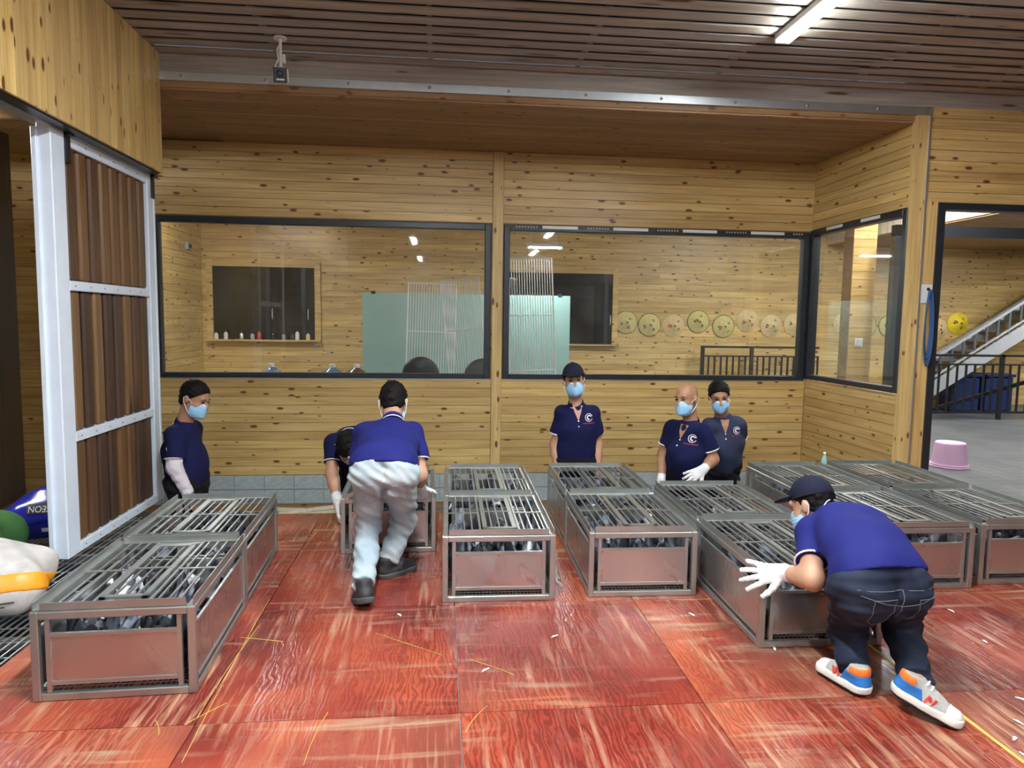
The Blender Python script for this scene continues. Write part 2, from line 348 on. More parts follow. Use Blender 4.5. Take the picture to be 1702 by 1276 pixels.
# one bevelled unit board, shared by every plank (thickness towards -y)
def unit_board():
    me = B().box(-0.5, 0.5, -0.5, 0.5, -0.5, 0.5).mesh('board'); return me
BOARDS = {}
def board(mat, name, parent, x0, x1, y0, y1, z0, z1):
    key = (mat, name)
    if key not in BOARDS:
        me = B().box(-0.5, 0.5, -0.5, 0.5, -0.5, 0.5).mesh(name, mat); BOARDS[key] = me
    o = bpy.data.objects.new(name, BOARDS[key]); link(o, parent)
    o.location = ((x0 + x1) / 2, (y0 + y1) / 2, (z0 + z1) / 2); o.scale = (abs(x1 - x0), abs(y1 - y0), abs(z1 - z0)); return o
def rows(lo, hi, pitch, gap=0.004):
    n = max(1, round((hi - lo) / pitch)); p = (hi - lo) / n
    return [(lo + i * p + gap / 2, lo + (i + 1) * p - gap / 2) for i in range(n)]
def jit(a): return random.uniform(0, a)
def wall_planks_x(parent, x0, x1, y, z0, z1, pitch=0.0915, mat='pine_x', t=0.016, joint=None):
    """horizontal boards on a wall that faces -y"""
    for a, b in rows(z0, z1, pitch):
        cuts = [x0]
        if joint: 
            c = x0 + random.uniform(0.5, joint)
            while c < x1 - 0.4: cuts.append(c); c += joint
        cuts.append(x1)
        for p, q in zip(cuts, cuts[1:]): board(mat, 'plank', parent, p + 0.001, q - 0.001, y - t - jit(0.003), y, a, b)
def wall_planks_y(parent, x, y0, y1, z0, z1, pitch=0.0915, mat='pine_y', t=0.016, side=-1):
    for a, b in rows(z0, z1, pitch): board(mat, 'plank', parent, x, x + side * (t + jit(0.003)), y0, y1, a, b)

# ------------------------------------------------------------------ setting
YB, XS, YF = 7.388, 4.02, 5.733          # alcove back wall, alcove side wall, front plane of the alcove
CEIL, SOFF, PIT = 3.465, 3.217, -0.50
WZ0, WZ1 = 0.891, 2.489                  # window sill and head
W1, W2 = (-2.825, 0.52), (0.655, 3.97)
XR = -1.86                               # left edge of the red floor
YRED = 5.45

floor = struct('floor', B().box(XR, 4.02 + 4.2, 0.2, YRED, -0.09, -0.022), 'concrete')
xs = [XR, -0.893, 0.082, 1.05, 2.02, 2.99, 3.62, 4.6, 5.6, 6.6, 7.6]; ys = [0.2, 1.55, 2.58, 3.615, 4.75, YRED]
for i in range(len(xs) - 1):
    for j in range(len(ys) - 1):
        g = 0.0022
        board('red_plywood', 'plywood_sheet', floor, xs[i] + g, xs[i + 1] - g, ys[j] + g, ys[j + 1] - g, -0.022, 0.0 - jit(0.0012))
ft = struct('floor_pit', B().box(-6.0, XS, YRED + 0.01, YB, PIT - 0.08, PIT), 'concrete')
struct('trim_1', B().box(XR, XS, YRED - 0.03, YRED + 0.008, PIT, -0.0225), 'concrete')
struct('floor_hall', B().box(-6.0, XS, YB + 0.1, 12.6, -0.08, 0.0), 'concrete')
struct('floor_right', B().box(XS + 0.05, 15.0, YRED + 0.005, 12.6, -0.08, 0.0), 'checker_plate')
# wire mesh walkway left of the red floor
fm = empty('floor_mesh', (0, 0, 0), kind='structure')
struct('mesh_bed', B().box(-6.0, XR - 0.01, 1.5, YRED, -0.35, -0.30), 'dark_void', fm)
wm = B(); x = -4.2
while x < XR - 0.02: wm.bar((x, 1.6, -0.008), (x, YRED - 0.02, -0.008), 0.006, 0.006); x += 0.038
bed = wm.obj('long_wire', 'galvanized', fm); bed['kind'] = 'stuff'
wm = B(); y = 1.65
while y < YRED - 0.02: wm.bar((-4.2, y, -0.016), (XR - 0.01, y, -0.016), 0.006, 0.006); y += 0.155
w2 = wm.obj('cross_wire', 'galvanized', fm); w2['kind'] = 'stuff'
for yy in (2.2, 3.4, 4.6): B().bar((-4.2, yy, -0.04), (XR - 0.01, yy, -0.04), 0.04, 0.045).obj('bearer', 'wire', fm)

# back wall of the alcove
wb = struct('wall_back', B().box(-6.0, W1[0], YB, YB + 0.1, PIT, SOFF + 0.1).box(W1[0], XS, YB, YB + 0.1, PIT, WZ0).box(W1[0], XS, YB, YB + 0.1, WZ1, SOFF + 0.1).box(W1[1], W2[0], YB, YB + 0.1, WZ0, WZ1).box(W2[1], XS, YB, YB + 0.1, WZ0, WZ1), 'soffit_x')
wall_planks_x(wb, -3.0, 0.535, YB, -0.118, WZ0 - 0.012)
wall_planks_x(wb, 0.645, XS - 0.02, YB, -0.118, WZ0 - 0.012)
wall_planks_x(wb, -2.9, 0.535, YB, WZ1 + 0.012, SOFF)
wall_planks_x(wb, 0.645, XS - 0.02, YB, WZ1 + 0.012, SOFF)
wall_planks_x(wb, -6.0, -2.92, YB, -0.4, SOFF - 0.17)
board('pine_z', 'post', wb, 0.538, 0.642, YB - 0.035, YB, -0.118, SOFF)
for a, b in ((-0.272, -0.122), (-0.425, -0.275)):
    x = -3.3; k = 0
    while x < XS - 0.1:
        board('grey_tile', 'tile', wb, x + 0.002, min(x + 0.30, XS) - 0.002, YB - 0.012 - jit(0.002), YB, a + 0.002, b - 0.002); x += 0.30
board('galvanized', 'ledge', wb, -3.0, 0.53, YB - 0.028, YB, WZ0 - 0.012, WZ0 - 0.003)
board('galvanized', 'ledge', wb, 0.65, XS - 0.02, YB - 0.028, YB, WZ0 - 0.012, WZ0 - 0.003)
# alcove side wall
wsr = struct('wall_right', B().box(XS, XS + 0.08, YF, YB, PIT, WZ0).box(XS, XS + 0.08, YF, YB, WZ1 + 0.02, SOFF + 0.1).box(XS, XS + 0.08, YF, YF + 0.02, WZ0, WZ1 + 0.02), 'soffit_x')
wall_planks_y(wsr, XS, YF + 0.02, YB - 0.02, -0.118, WZ0 + 0.01)
wall_planks_y(wsr, XS, YF + 0.02, YB - 0.02, WZ1 + 0.03, SOFF)
board('pine_z', 'post', wsr, XS - 0.035, XS + 0.075, YF - 0.02, YF + 0.045, PIT, SOFF + 0.05)
board('pine_z', 'post', wsr, XS + 0.085, XS + 0.20, YF - 0.015, YF + 0.07, -0.02, 2.56)
board('galvanized', 'corner_angle', wsr, XS + 0.068, XS + 0.084, YF - 0.03, YF + 0.05, -0.02, 3.33)
board('galvanized', 'corner_angle', wsr, XS - 0.036, XS - 0.004, YB - 0.032, YB - 0.004, WZ0 - 0.02, WZ1 + 0.04)
board('pine_z', 'corner_strip', wsr, XS - 0.024, XS - 0.004, YB - 0.022, YB - 0.002, WZ1 + 0.04, SOFF)
# soffit of the alcove, fascia and metal strip
so = struct('ceiling_alcove', B().box(-6.0, XS + 0.08, YF + 0.02, YB + 0.1, SOFF + 0.012, SOFF + 0.09), 'soffit_x')
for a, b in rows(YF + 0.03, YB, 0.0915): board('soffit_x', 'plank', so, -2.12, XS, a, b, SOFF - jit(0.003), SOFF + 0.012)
tf = struct('trim_2', B().box(-2.12, XS + 5.0, YF, YF + 0.06, 3.34, CEIL + 0.03), 'slat_wood')
tm = struct('trim_3', B().box(-2.12, XS + 0.05, YF - 0.012, YF + 0.05, 3.272, 3.335), 'galvanized')
for x in np.arange(-1.95, 3.9, 0.62): B().lathe([(0.012, 0), (0.012, 0.006), (0.006, 0.01)], 8).obj('screw', 'wire', tm).matrix_world = Matrix.Translation((x, YF - 0.012, 3.303)) @ Matrix.Rotation(PI / 2, 4, 'X')
# wall right of the alcove, above the doorway
wf = struct('wall_front', B().box(XS + 0.085, 9.0, YF + 0.005, YF + 0.1, 2.55, 3.36), 'soffit_x')
wall_planks_x(wf, XS + 0.09, 9.0, YF + 0.005, 2.555, 3.34)
d1 = empty('door_1', (0, 0, 0), kind='structure')
B().box(XS + 0.20, XS + 0.265, YF - 0.03, YF + 0.08, 0.0, 2.55).obj('jamb', 'dark_frame', d1)
B().box(XS + 0.265, 9.0, YF - 0.03, YF + 0.08, 2.495, 2.55).obj('head', 'dark_frame', d1)
# header wall on the left with vertical boards
XH = -2.122
wl = struct('wall_left', B().box(XH - 0.10, XH - 0.005, -2.0, YF, 2.60, CEIL + 0.05), 'soffit_x')
for a, b in rows(0.6, YF, 0.0935): board('pine_z', 'plank', wl, XH - 0.006, XH + 0.012 + jit(0.003), a, b, 2.583, CEIL)
B().box(XH - 0.09, XH - 0.01, -2.0, YF, 2.575, 2.60).obj('lower_edge', 'dark_frame', wl)
B().box(XH - 0.24, XH - 0.10, -2.0, YF + 0.1, 2.60, 2.66).obj('door_track', 'galvanized', wl)
cl = struct('ceiling_left', B().box(-6.0, XH - 0.10, -2.0, YF, 3.03, 3.08).box(-6.0, -2.9, YF, YB, 3.03, 3.08), 'soffit_x')
struct('wall_far_left', B().box(-6.1, -6.0, -9.0, 12.6, -0.5, 3.6), 'pine_y')
# slatted ceiling of the front hall
ce = struct('ceiling', B().box(-6.0, 9.0, -9.0, YF + 0.05, CEIL + 0.13, CEIL + 0.2), 'dark_void')
y = YF - 0.035; k = 0
while y > -0.6:
    board('slat_wood', 'slat', ce, XH + 0.0, 8.9, y - 0.104, y, CEIL - jit(0.003), CEIL + 0.008); y -= 0.1522
for x in (-1.25, -0.1, 1.05, 2.2, 3.35, 4.5): board('galvanized', 'hanger_rail', ce, x, x + 0.035, -0.6, YF - 0.03, CEIL + 0.03, CEIL + 0.06)
struct('wall_rear', B().box(-6.0, 9.0, -9.1, -9.0, -0.3, 3.7), 'slat_wood')
struct('wall_side', B().box(8.9, 9.0, -9.0, YF, -0.3, 3.7), 'soffit_x')
struct('floor_rear', B().box(-6.0, 9.0, -9.0, 0.19, -0.09, -0.01), 'concrete')

# ------------------------------------------------------------------ hall behind the windows
YH = 12.6
wh = struct('wall_hall', B().box(-4.3, 15.0, YH, YH + 0.1, -0.1, 3.6), 'soffit_x')
wall_planks_x(wh, -4.06, 15.0, YH, 0.0, 3.55, 0.105, joint=3.4)
wlh = struct('wall_hall_left', B().box(-4.16, -4.06, YB + 0.1, YH, -0.1, 3.6), 'soffit_x')
wall_planks_y(wlh, -4.06, YB + 0.1, YH, 0.0, 3.55, 0.105, side=1)
struct('ceiling_hall', B().box(-6.0, 15.0, YB + 0.1, YH, 3.55, 3.65).box(XS + 0.08, 15.0, YF + 0.1, YB + 0.1, 3.55, 3.65), 'soffit_x')
mz = struct('ceiling_mezzanine', B().box(7.15, 15.0, YF + 0.15, YH - 0.02, 2.96, 3.04), 'soffit_x')
pf = rows(YF + 0.2, YH - 0.05, 0.16, 0.012)
for a, b in pf: board('fabric_panel', 'fascia_board', mz, 7.12, 7.145 + jit(0.01), a, b, 2.98, 3.5)
struct('wall_hall_right', B().box(15.0, 15.1, YF, YH, -0.1, 3.6), 'pine_y')
# framed dark windows on the hall wall
def hall_window(n, x0, x1, z0, z1, sash):
    w = empty('window_%d' % n, (0, 0, 0), kind='structure')
    t = 0.10
    for nm, bx in (('casing', (x0 - t, x0, z0 - t, z1 + t)), ('casing', (x1, x1 + t, z0 - t, z1 + t)), ('casing', (x0, x1, z1, z1 + t)), ('casing', (x0, x1, z0 - t, z0))):
        B().box(bx[0], bx[1], YH - 0.06, YH - 0.018, bx[2], bx[3]).obj(nm, 'pine_x', w)
    B().box(x0 - t, x1 + t, YH - 0.16, YH - 0.02, z0 - 0.03, z0).obj('sill', 'pine_x', w)
    B().box(x0, x1, YH - 0.025, YH - 0.02, z0, z1).obj('night_sky_backing', 'dark_void', w)
    for s in sash: B().box(s - 0.035, s + 0.035, YH - 0.055, YH - 0.03, z0, z1).obj('sash_bar', 'dark_frame', w)
    xs_ = [x0] + list(sash) + [x1]
    for a, b in zip(xs_, xs_[1:]): B().box(a + 0.01, b - 0.01, YH - 0.036, YH - 0.03, z0 + 0.01, z1 - 0.01).obj('pane', 'dark_glass', w)
    for s in sash:
        B().tube([(s + 0.08, YH - 0.06, z0 + 0.35), (s + 0.08, YH - 0.085, z0 + 0.38), (s + 0.08, YH - 0.085, z0 + 0.50), (s + 0.08, YH - 0.06, z0 + 0.53)], 0.012, 6).obj('handle', 'galvanized', w)
hall_window(4, -3.86, -2.16, 1.12, 2.36, (-2.95, -2.35))
hall_window(5, 1.2, 3.10, 1.10, 2.36, (2.98,))

# ------------------------------------------------------------------ windows of the alcove
def window_x(n, x0, x1, tape):
    w = empty('window_%d' % n, (0, 0, 0), kind='structure'); f = 0.062
    y0, y1 = YB - 0.045, YB + 0.05
    for nm, bx in (('frame_side', (x0, x0 + f, WZ0, WZ1)), ('frame_side', (x1 - f, x1, WZ0, WZ1)), ('frame_rail', (x0 + f, x1 - f, WZ1 - f, WZ1)), ('frame_rail', (x0 + f, x1 - f, WZ0, WZ0 + f * 0.8))):
        B().box(bx[0], bx[1], y0, y1, bx[2], bx[3], 0.006).obj(nm, 'dark_frame', w)
    B().box(x0 + f - 0.005, x1 - f + 0.005, YB + 0.0, YB + 0.008, WZ0 + f * 0.7, WZ1 - f + 0.005).obj('pane', 'window_glass', w)
    if tape:
        k = 0; x = x0 + 0.02
        while x < x1 - 0.1:
            e = min(x + 0.375, x1 - 0.02)
            B().box(x, e, y0 - 0.003, y0 - 0.0005, WZ1 - 0.034, WZ1 - 0.004).obj('tape', 'white_plastic' if k % 2 else 'black_plastic', w)
            if k % 2 == 0:
                m = B(); q = x + 0.10
                while q < e - 0.06: m.box(q, q + 0.016, y0 - 0.005, y0 - 0.003, WZ1 - 0.028, WZ1 - 0.012); q += 0.03
                m.obj('tape_print', 'shoe_grey', w)
            x = e; k += 1
window_x(1, W1[0], W1[1], False); window_x(2, W2[0], W2[1], True)
w3 = empty('window_3', (0, 0, 0), kind='structure'); f = 0.062; ya, yb = YF + 0.03, YB - 0.035; z0, z1 = WZ0 + 0.02, WZ1 + 0.02
for nm, bx in (('frame_side', (ya, ya + f, z0, z1)), ('frame_side', (yb - f, yb, z0, z1)), ('frame_rail', (ya + f, yb - f, z1 - f, z1)), ('frame_rail', (ya + f, yb - f, z0, z0 + f * 0.8))):
    B().box(XS - 0.045, XS + 0.05, bx[0], bx[1], bx[2], bx[3], 0.006).obj(nm, 'dark_frame', w3)
B().box(XS, XS + 0.008, ya + f - 0.005, yb - f + 0.005, z0 + f * 0.7, z1 - f + 0.005).obj('pane', 'window_glass', w3)
y = yb - 0.02; k = 0
while y > ya + 0.08:
    e = max(y - 0.30, ya + 0.02); B().box(XS - 0.048, XS - 0.0455, e, y, z1 - 0.034, z1 - 0.004).obj('tape', 'black_plastic' if k % 2 == 0 else 'white_plastic', w3); y = e; k += 1
# dark door frame and boarded column seen through the side window
d2 = empty('door_2', (0, 0, 0), kind='structure')
B().box(5.02, 5.10, 7.45, 7.53, 0.0, 2.62).obj('jamb', 'dark_frame', d2); B().box(5.02, 6.6, 7.45, 7.53, 2.50, 2.62).obj('head', 'dark_frame', d2)
cp = struct('trim_4', B().box(4.72, 4.98, 7.75, 7.95, 0.0, 3.5), 'soffit_x')
for a, b in rows(0.0, 3.5, 0.0915): board('pine_x', 'plank', cp, 4.71, 4.99, 7.735, 7.75, a, b)
sw = empty('wall_switch', (4.83, 7.735, 1.30), 0, 'small white light switch on the boarded column behind the side window', 'switch')
B().box(-0.05, 0.05, -0.012, 0, -0.05, 0.05, 0.004).obj('plate', 'white_plastic', sw); B().box(-0.02, 0.02, -0.018, -0.012, -0.03, 0.03).obj('rocker', 'white_plastic', sw)

# ------------------------------------------------------------------ lamps
def lamp(x, y, z, length, mat, label, w=0.075, alongx=False, group=None):
    r = empty('tube_lamp', (x, y, z), PI / 2 if alongx else 0, label, 'lamp', group)
    B().box(-w / 2, w / 2, -length / 2, length / 2, 0.012, 0.06, 0.006).obj('housing', 'white_plastic', r)
    B().box(-w / 2 + 0.004, w / 2 - 0.004, -length / 2 + 0.01, length / 2 - 0.01, 0.0, 0.012).obj('diffuser', mat, r)
    for s in (-1, 1): B().box(-w / 2, w / 2, s * (length / 2 - 0.0) - 0.012, s * (length / 2) + 0.012, -0.002, 0.06).obj('end_cap', 'white_plastic', r)
    return r
lamp(2.30, 3.98, CEIL - 0.065, 1.55, 'lamp_tube', 'glowing white tube lamp under the slatted ceiling beside the alcove', 0.10)
GB = 'tube lamps of the hall facing the windows'
for x, y in ((-0.10, 1.90), (-0.62, -2.7), (2.4, -0.6), (2.6, -5.0), (-0.62, -7.6)):
    lamp(x, y, CEIL - 0.065, 1.5, 'lamp_front' if y > 0 else 'lamp_back', 'white tube lamp on the ceiling of the hall opposite the windows', 0.10, group=GB)
lamp(-3.1, 9.4, 3.489, 1.5, 'lamp_room', 'tube lamp lighting the yellow boarded wall behind the large window', 0.12)
hl = lamp(1.50, 10.2, 2.55, 0.50, 'lamp_hall', 'short bright tube lamp hanging on two wires behind the glass', 0.10, alongx=True)
for sg in (-1, 1): B().tube([(0, sg * 0.2, 0.055), (0, sg * 0.2, 1.0)], 0.005, 6).obj('hanging_wire', 'galvanized', hl)
lamp(6.0, 9.2, 3.489, 1.5, 'lamp_hall', 'added unseen tube lamp above the grey floor beyond the doorway', 0.12)  # fill lamp out of view, put in to brighten the hat wall
lamp(5.3, 7.3, 3.489, 1.5, 'lamp_hall', 'added unseen tube lamp just inside the doorway above the pink tub', 0.12)  # extra fill hidden by the lintel, lifts the dim area past the doorway
lamp(10.6, 9.4, 2.899, 1.5, 'lamp_hall', 'added unseen tube lamp under the mezzanine beside the staircase', 0.12)  # invented lamp out of view, brightens the far wall under the mezzanine
lamp(-4.0, 5.3, 2.969, 1.2, 'lamp_hall', 'added unseen tube lamp in the store room behind the sliding door', 0.10)  # added source out of view, lights the store room boards
# ------------------------------------------------------------------ pigeon crates
CW, CL, CH = 0.605, 0.865, 0.358
def crate_parts():
    """list of (part name, mesh, [sub-parts]) of one stainless pigeon crate; origin at the front left corner of its base"""
    P = []; t = 0.030; hw = t / 2
    def one(name, b, mat='steel_tube', subs=()): P.append((name, b.mesh(name, mat), subs))
    for x in (0, CW - t):
        for y in (0, CL - t): one('post', B().box(x, x + t, y, y + t, 0, CH, 0.003))
    for y in (0, CL - t):
        for z in (0, CH - t): one('end_rail', B().box(t, CW - t, y, y + t, z, z + t, 0.003))
    for x in (0, CW - t):
        for z in (0, CH - t): one('side_rail', B().box(x, x + t, t, CL - t, z, z + t, 0.003))
    # end sheets in their own thin frames, open above (birds show) and below
    for y in (0.006, CL - 0.022):
        fr = B().box(0.052, 0.070, y, y + 0.016, 0.032, CH - 0.03).mesh('sheet_stile', 'steel_tube')
        fr2 = B().box(CW - 0.070, CW - 0.052, y, y + 0.016, 0.032, CH - 0.03).mesh('sheet_stile', 'steel_tube')
        lo = B().box(0.070, CW - 0.070, y, y + 0.014, 0.062, 0.077).mesh('sheet_rail', 'steel_tube')
        up = B().box(0.070, CW - 0.070, y, y + 0.014, 0.256, 0.270).mesh('sheet_rail', 'steel_tube')
        P.append(('end_sheet', B().box(0.066, CW - 0.066, y + 0.005, y + 0.009, 0.074, 0.260).mesh('end_sheet', 'steel_sheet'), (('sheet_stile', fr), ('sheet_stile', fr2), ('sheet_rail', lo), ('sheet_rail', up))))
    for x in (0.008, CW - 0.014):
        lo = B().box(x - 0.002, x + 0.010, 0.05, CL - 0.05, 0.046, 0.058).mesh('sheet_rail', 'steel_tube')
        up = B().box(x - 0.002, x + 0.010, 0.05, CL - 0.05, 0.272, 0.284).mesh('sheet_rail', 'steel_tube')
        P.append(('side_sheet', B().box(x, x + 0.005, 0.034, CL - 0.034, 0.052, 0.276).mesh('side_sheet', 'steel_sheet'), (('sheet_rail', lo), ('sheet_rail', up))))
    m = B(); x = 0.04
    while x < CW - 0.035: m.bar((x, 0.02, 0.034), (x, CL - 0.02, 0.034), 0.003, 0.003); x += 0.02
    y = 0.04
    while y < CL - 0.03: m.bar((0.02, y, 0.037), (CW - 0.02, y, 0.037), 0.003, 0.003); y += 0.025
    one('wire_floor', m, 'wire')
    # lid: low angle-iron rim, bars and a framed hatch
    z = CH
    one('lid_lip', B().box(0.035, CW - 0.035, 0.010, 0.014, z, z + 0.034).box(0.035, CW - 0.035, 0.010, 0.034, z, z + 0.004), 'steel_tube')
    one('lid_lip', B().box(0.035, CW - 0.035, CL - 0.014, CL - 0.010, z, z + 0.034).box(0.035, CW - 0.035, CL - 0.034, CL - 0.010, z, z + 0.004), 'steel_tube')
    one('lid_lip', B().box(0.006, 0.010, 0.012, CL - 0.012, z, z + 0.034).box(0.006, 0.030, 0.012, CL - 0.012, z, z + 0.004), 'steel_tube')
    one('lid_lip', B().box(CW - 0.010, CW - 0.006, 0.012, CL - 0.012, z, z + 0.034).box(CW - 0.030, CW - 0.006, 0.012, CL - 0.012, z, z + 0.004), 'steel_tube')
    zb = z + 0.006; hx0, hx1 = CW * 0.36, CW * 0.665; hy0, hy1 = 0.085, CL - 0.115
    for x in (0.075, 0.118, 0.160, CW - 0.160, CW - 0.118, CW - 0.075): one('lid_bar', B().bar((x, 0.03, zb), (x, CL - 0.03, zb), 0.0075, 0.007))
    for x in (hx0 - 0.014, hx1 + 0.014): one('lid_bar', B().bar((x, 0.03, zb), (x, CL - 0.03, zb), 0.012, 0.008))
    one('cross_bar', B().bar((0.025, CL * 0.48, zb + 0.006), (hx0 - 0.014, CL * 0.48, zb + 0.006), 0.014, 0.005)); one('cross_bar', B().bar((hx1 + 0.014, CL * 0.48, zb + 0.006), (CW - 0.025, CL * 0.48, zb + 0.006), 0.014, 0.005))
    one('cross_bar', B().bar((hx0 - 0.014, CL - 0.075, zb), (hx1 + 0.014, CL - 0.075, zb), 0.014, 0.010)); one('cross_bar', B().bar((hx0 - 0.014, 0.055, zb), (hx1 + 0.014, 0.055, zb), 0.014, 0.010))
    zh = zb + 0.008; subs = []
    for x in (hx0 + (hx1 - hx0) * q for q in (0.27, 0.5, 0.73)): subs.append(('hatch_bar', B().bar((x, hy0 + 0.01, zh), (x, hy1 - 0.01, zh), 0.007, 0.006).mesh('hatch_bar', 'steel_tube')))
    subs.append(('hatch_bar', B().bar((hx0 + 0.01, CL * 0.48, zh + 0.005), (hx1 - 0.01, CL * 0.48, zh + 0.005), 0.014, 0.005).mesh('hatch_bar', 'steel_tube')))
    P.append(('hatch_frame', B().box(hx0, hx0 + 0.024, hy0, hy1, zh - 0.006, zh + 0.006).box(hx1 - 0.024, hx1, hy0, hy1, zh - 0.006, zh + 0.006).box(hx0, hx1, hy0, hy0 + 0.024, zh - 0.006, zh + 0.006).box(hx0, hx1, hy1 - 0.024, hy1, zh - 0.006, zh + 0.006).mesh('hatch_frame', 'steel_tube'), tuple(subs)))
    return P
CP = crate_parts()
wv_ = B(); nx_, nz_ = 44, 14                      # a buckled end sheet
for j in range(nz_ + 1):
    for i in range(nx_ + 1):
        x = 0.066 + (CW - 0.132) * i / nx_; z = 0.074 + 0.186 * j / nz_; e = math.sin(PI * i / nx_) * math.sin(PI * j / nz_)
        wv_.v.append((x, 0.012 - 0.0060 * e * (1 + math.sin(x * 27 + z * 9) * 0.8 + 0.4 * math.sin(x * 61 - z * 14)), z))
wv_.f = [(j * (nx_ + 1) + i, j * (nx_ + 1) + i + 1, (j + 1) * (nx_ + 1) + i + 1, (j + 1) * (nx_ + 1) + i) for j in range(nz_) for i in range(nx_)]
n0 = len(wv_.v); wv_.box(0.066, CW - 0.066, 0.012, 0.014, 0.074, 0.260)
WAVY = wv_.mesh('end_sheet', 'steel_sheet', True)
# ---- pigeons: three plumages, each one low mesh with feathers, beak, eyes and feet
def pigeon_mesh(name, mat, up, turn):
    def ring(c, t, rx, rz, n=8):
        t = V3(t).normalized(); s = t.cross(V3((0, 0, 1))).normalized(); u = s.cross(t)
        return [V3(c) + s * (math.cos(2 * PI * j / n) * rx) + u * (math.sin(2 * PI * j / n) * rz) for j in range(n)]
    n = 8; h = V3((0.012 * turn, 0.082, 0.215 + up))
    spine = [((0, -0.205, 0.075), 0.024, 0.006), ((0, -0.13, 0.088), 0.034, 0.016), ((0, -0.07, 0.105), 0.056, 0.046), ((0, 0.0, 0.118), 0.066, 0.062), ((0, 0.055, 0.132), 0.055, 0.056), ((0.004 * turn, 0.078, 0.168 + up * 0.5), 0.032, 0.034), (h[:], 0.023, 0.026), ((0.02 * turn, 0.098, 0.232 + up), 0.018, 0.018), ((0.024 * turn, 0.108, 0.238 + up), 0.006, 0.006)]
    vs = []; fs = []; mi = []
    for i, (c, rx, rz) in enumerate(spine):
        a = V3(spine[max(i - 1, 0)][0]); b = V3(spine[min(i + 1, len(spine) - 1)][0]); vs += ring(c, b - a, rx, rz, n)
    for i in range(len(spine) - 1):
        for j in range(n): fs.append((i * n + j, i * n + (j + 1) % n, (i + 1) * n + (j + 1) % n, (i + 1) * n + j)); mi.append(0)
    fs.append(tuple(range(n))); mi.append(0); fs.append(tuple((len(spine) - 1) * n + j for j in range(n))); mi.append(0)
    def put(bv, bf, k):
        o = len(vs); vs.extend(V3(v) for v in bv); fs.extend(tuple(i + o for i in f_) for f_ in bf); mi.extend([k] * len(bf))
    d = V3((0.25 * turn, 1, -0.25)).normalized(); c = V3((0.02 * turn, 0.104, 0.224 + up)); s = d.cross(V3((0, 0, 1))).normalized() * 0.006; u = V3((0, 0, 0.006))
    put([c + s, c + u, c - s, c - u, c + d * 0.026], [(0, 1, 4), (1, 2, 4), (2, 3, 4), (3, 0, 4)], 1)
    for sg in (-1, 1):
        e = V3((0.014 * turn + sg * 0.020, 0.092, 0.229 + up)); q = 0.005
        put([e + V3((q, 0, 0)), e + V3((-q, 0, 0)), e + V3((0, q, 0)), e + V3((0, -q, 0)), e + V3((0, 0, q)), e + V3((0, 0, -q))], [(0, 2, 4), (2, 1, 4), (1, 3, 4), (3, 0, 4), (2, 0, 5), (1, 2, 5), (3, 1, 5), (0, 3, 5)], 2)
        lb = B().bar((sg * 0.025, 0.0, 0.065), (sg * 0.027, 0.008, 0.0), 0.007, 0.007).bar((sg * 0.027, -0.012, 0.003), (sg * 0.027, 0.035, 0.003), 0.012, 0.005); put(lb.v, lb.f, 2)
        # folded wing, standing a little off the body
        w = [(sg * 0.060, 0.045, 0.140), (sg * 0.071, 0.0, 0.150), (sg * 0.058, -0.07, 0.130), (sg * 0.022, -0.175, 0.098), (sg * 0.050, -0.09, 0.088), (sg * 0.070, -0.01, 0.092), (sg * 0.075, 0.01, 0.120)]
        o = len(vs); vs.extend(V3(p) for p in w); fs.extend([(o, o + 1, o + 6), (o + 1, o + 2, o + 6), (o + 2, o + 4, o + 6), (o + 2, o + 3, o + 4), (o + 4, o + 5, o + 6), (o, o + 6, o + 5)]); mi.extend([0] * 6)
    me = bpy.data.meshes.new(name); me.from_pydata([v[:] for v in vs], [], fs); me.update()
    bm = bmesh.new(); bm.from_mesh(me); bmesh.ops.recalc_face_normals(bm, faces=bm.faces[:]); bm.to_mesh(me); bm.free()
    for m in (mat, 'beak', 'eye_orange'): me.materials.append(MATS[m])
    me.polygons.foreach_set('material_index', mi); me.polygons.foreach_set('use_smooth', [True] * len(me.polygons)); return me
PIG = {}
for mat, w in (('feather_slate', 'dark slate'), ('feather_blue', 'blue-grey barred'), ('feather_splash', 'white-splashed')):
    PIG[w] = [pigeon_mesh('pigeon', mat, up, tn) for up, tn in ((0.0, 0.6), (0.022, -0.8), (-0.02, 0.0))]
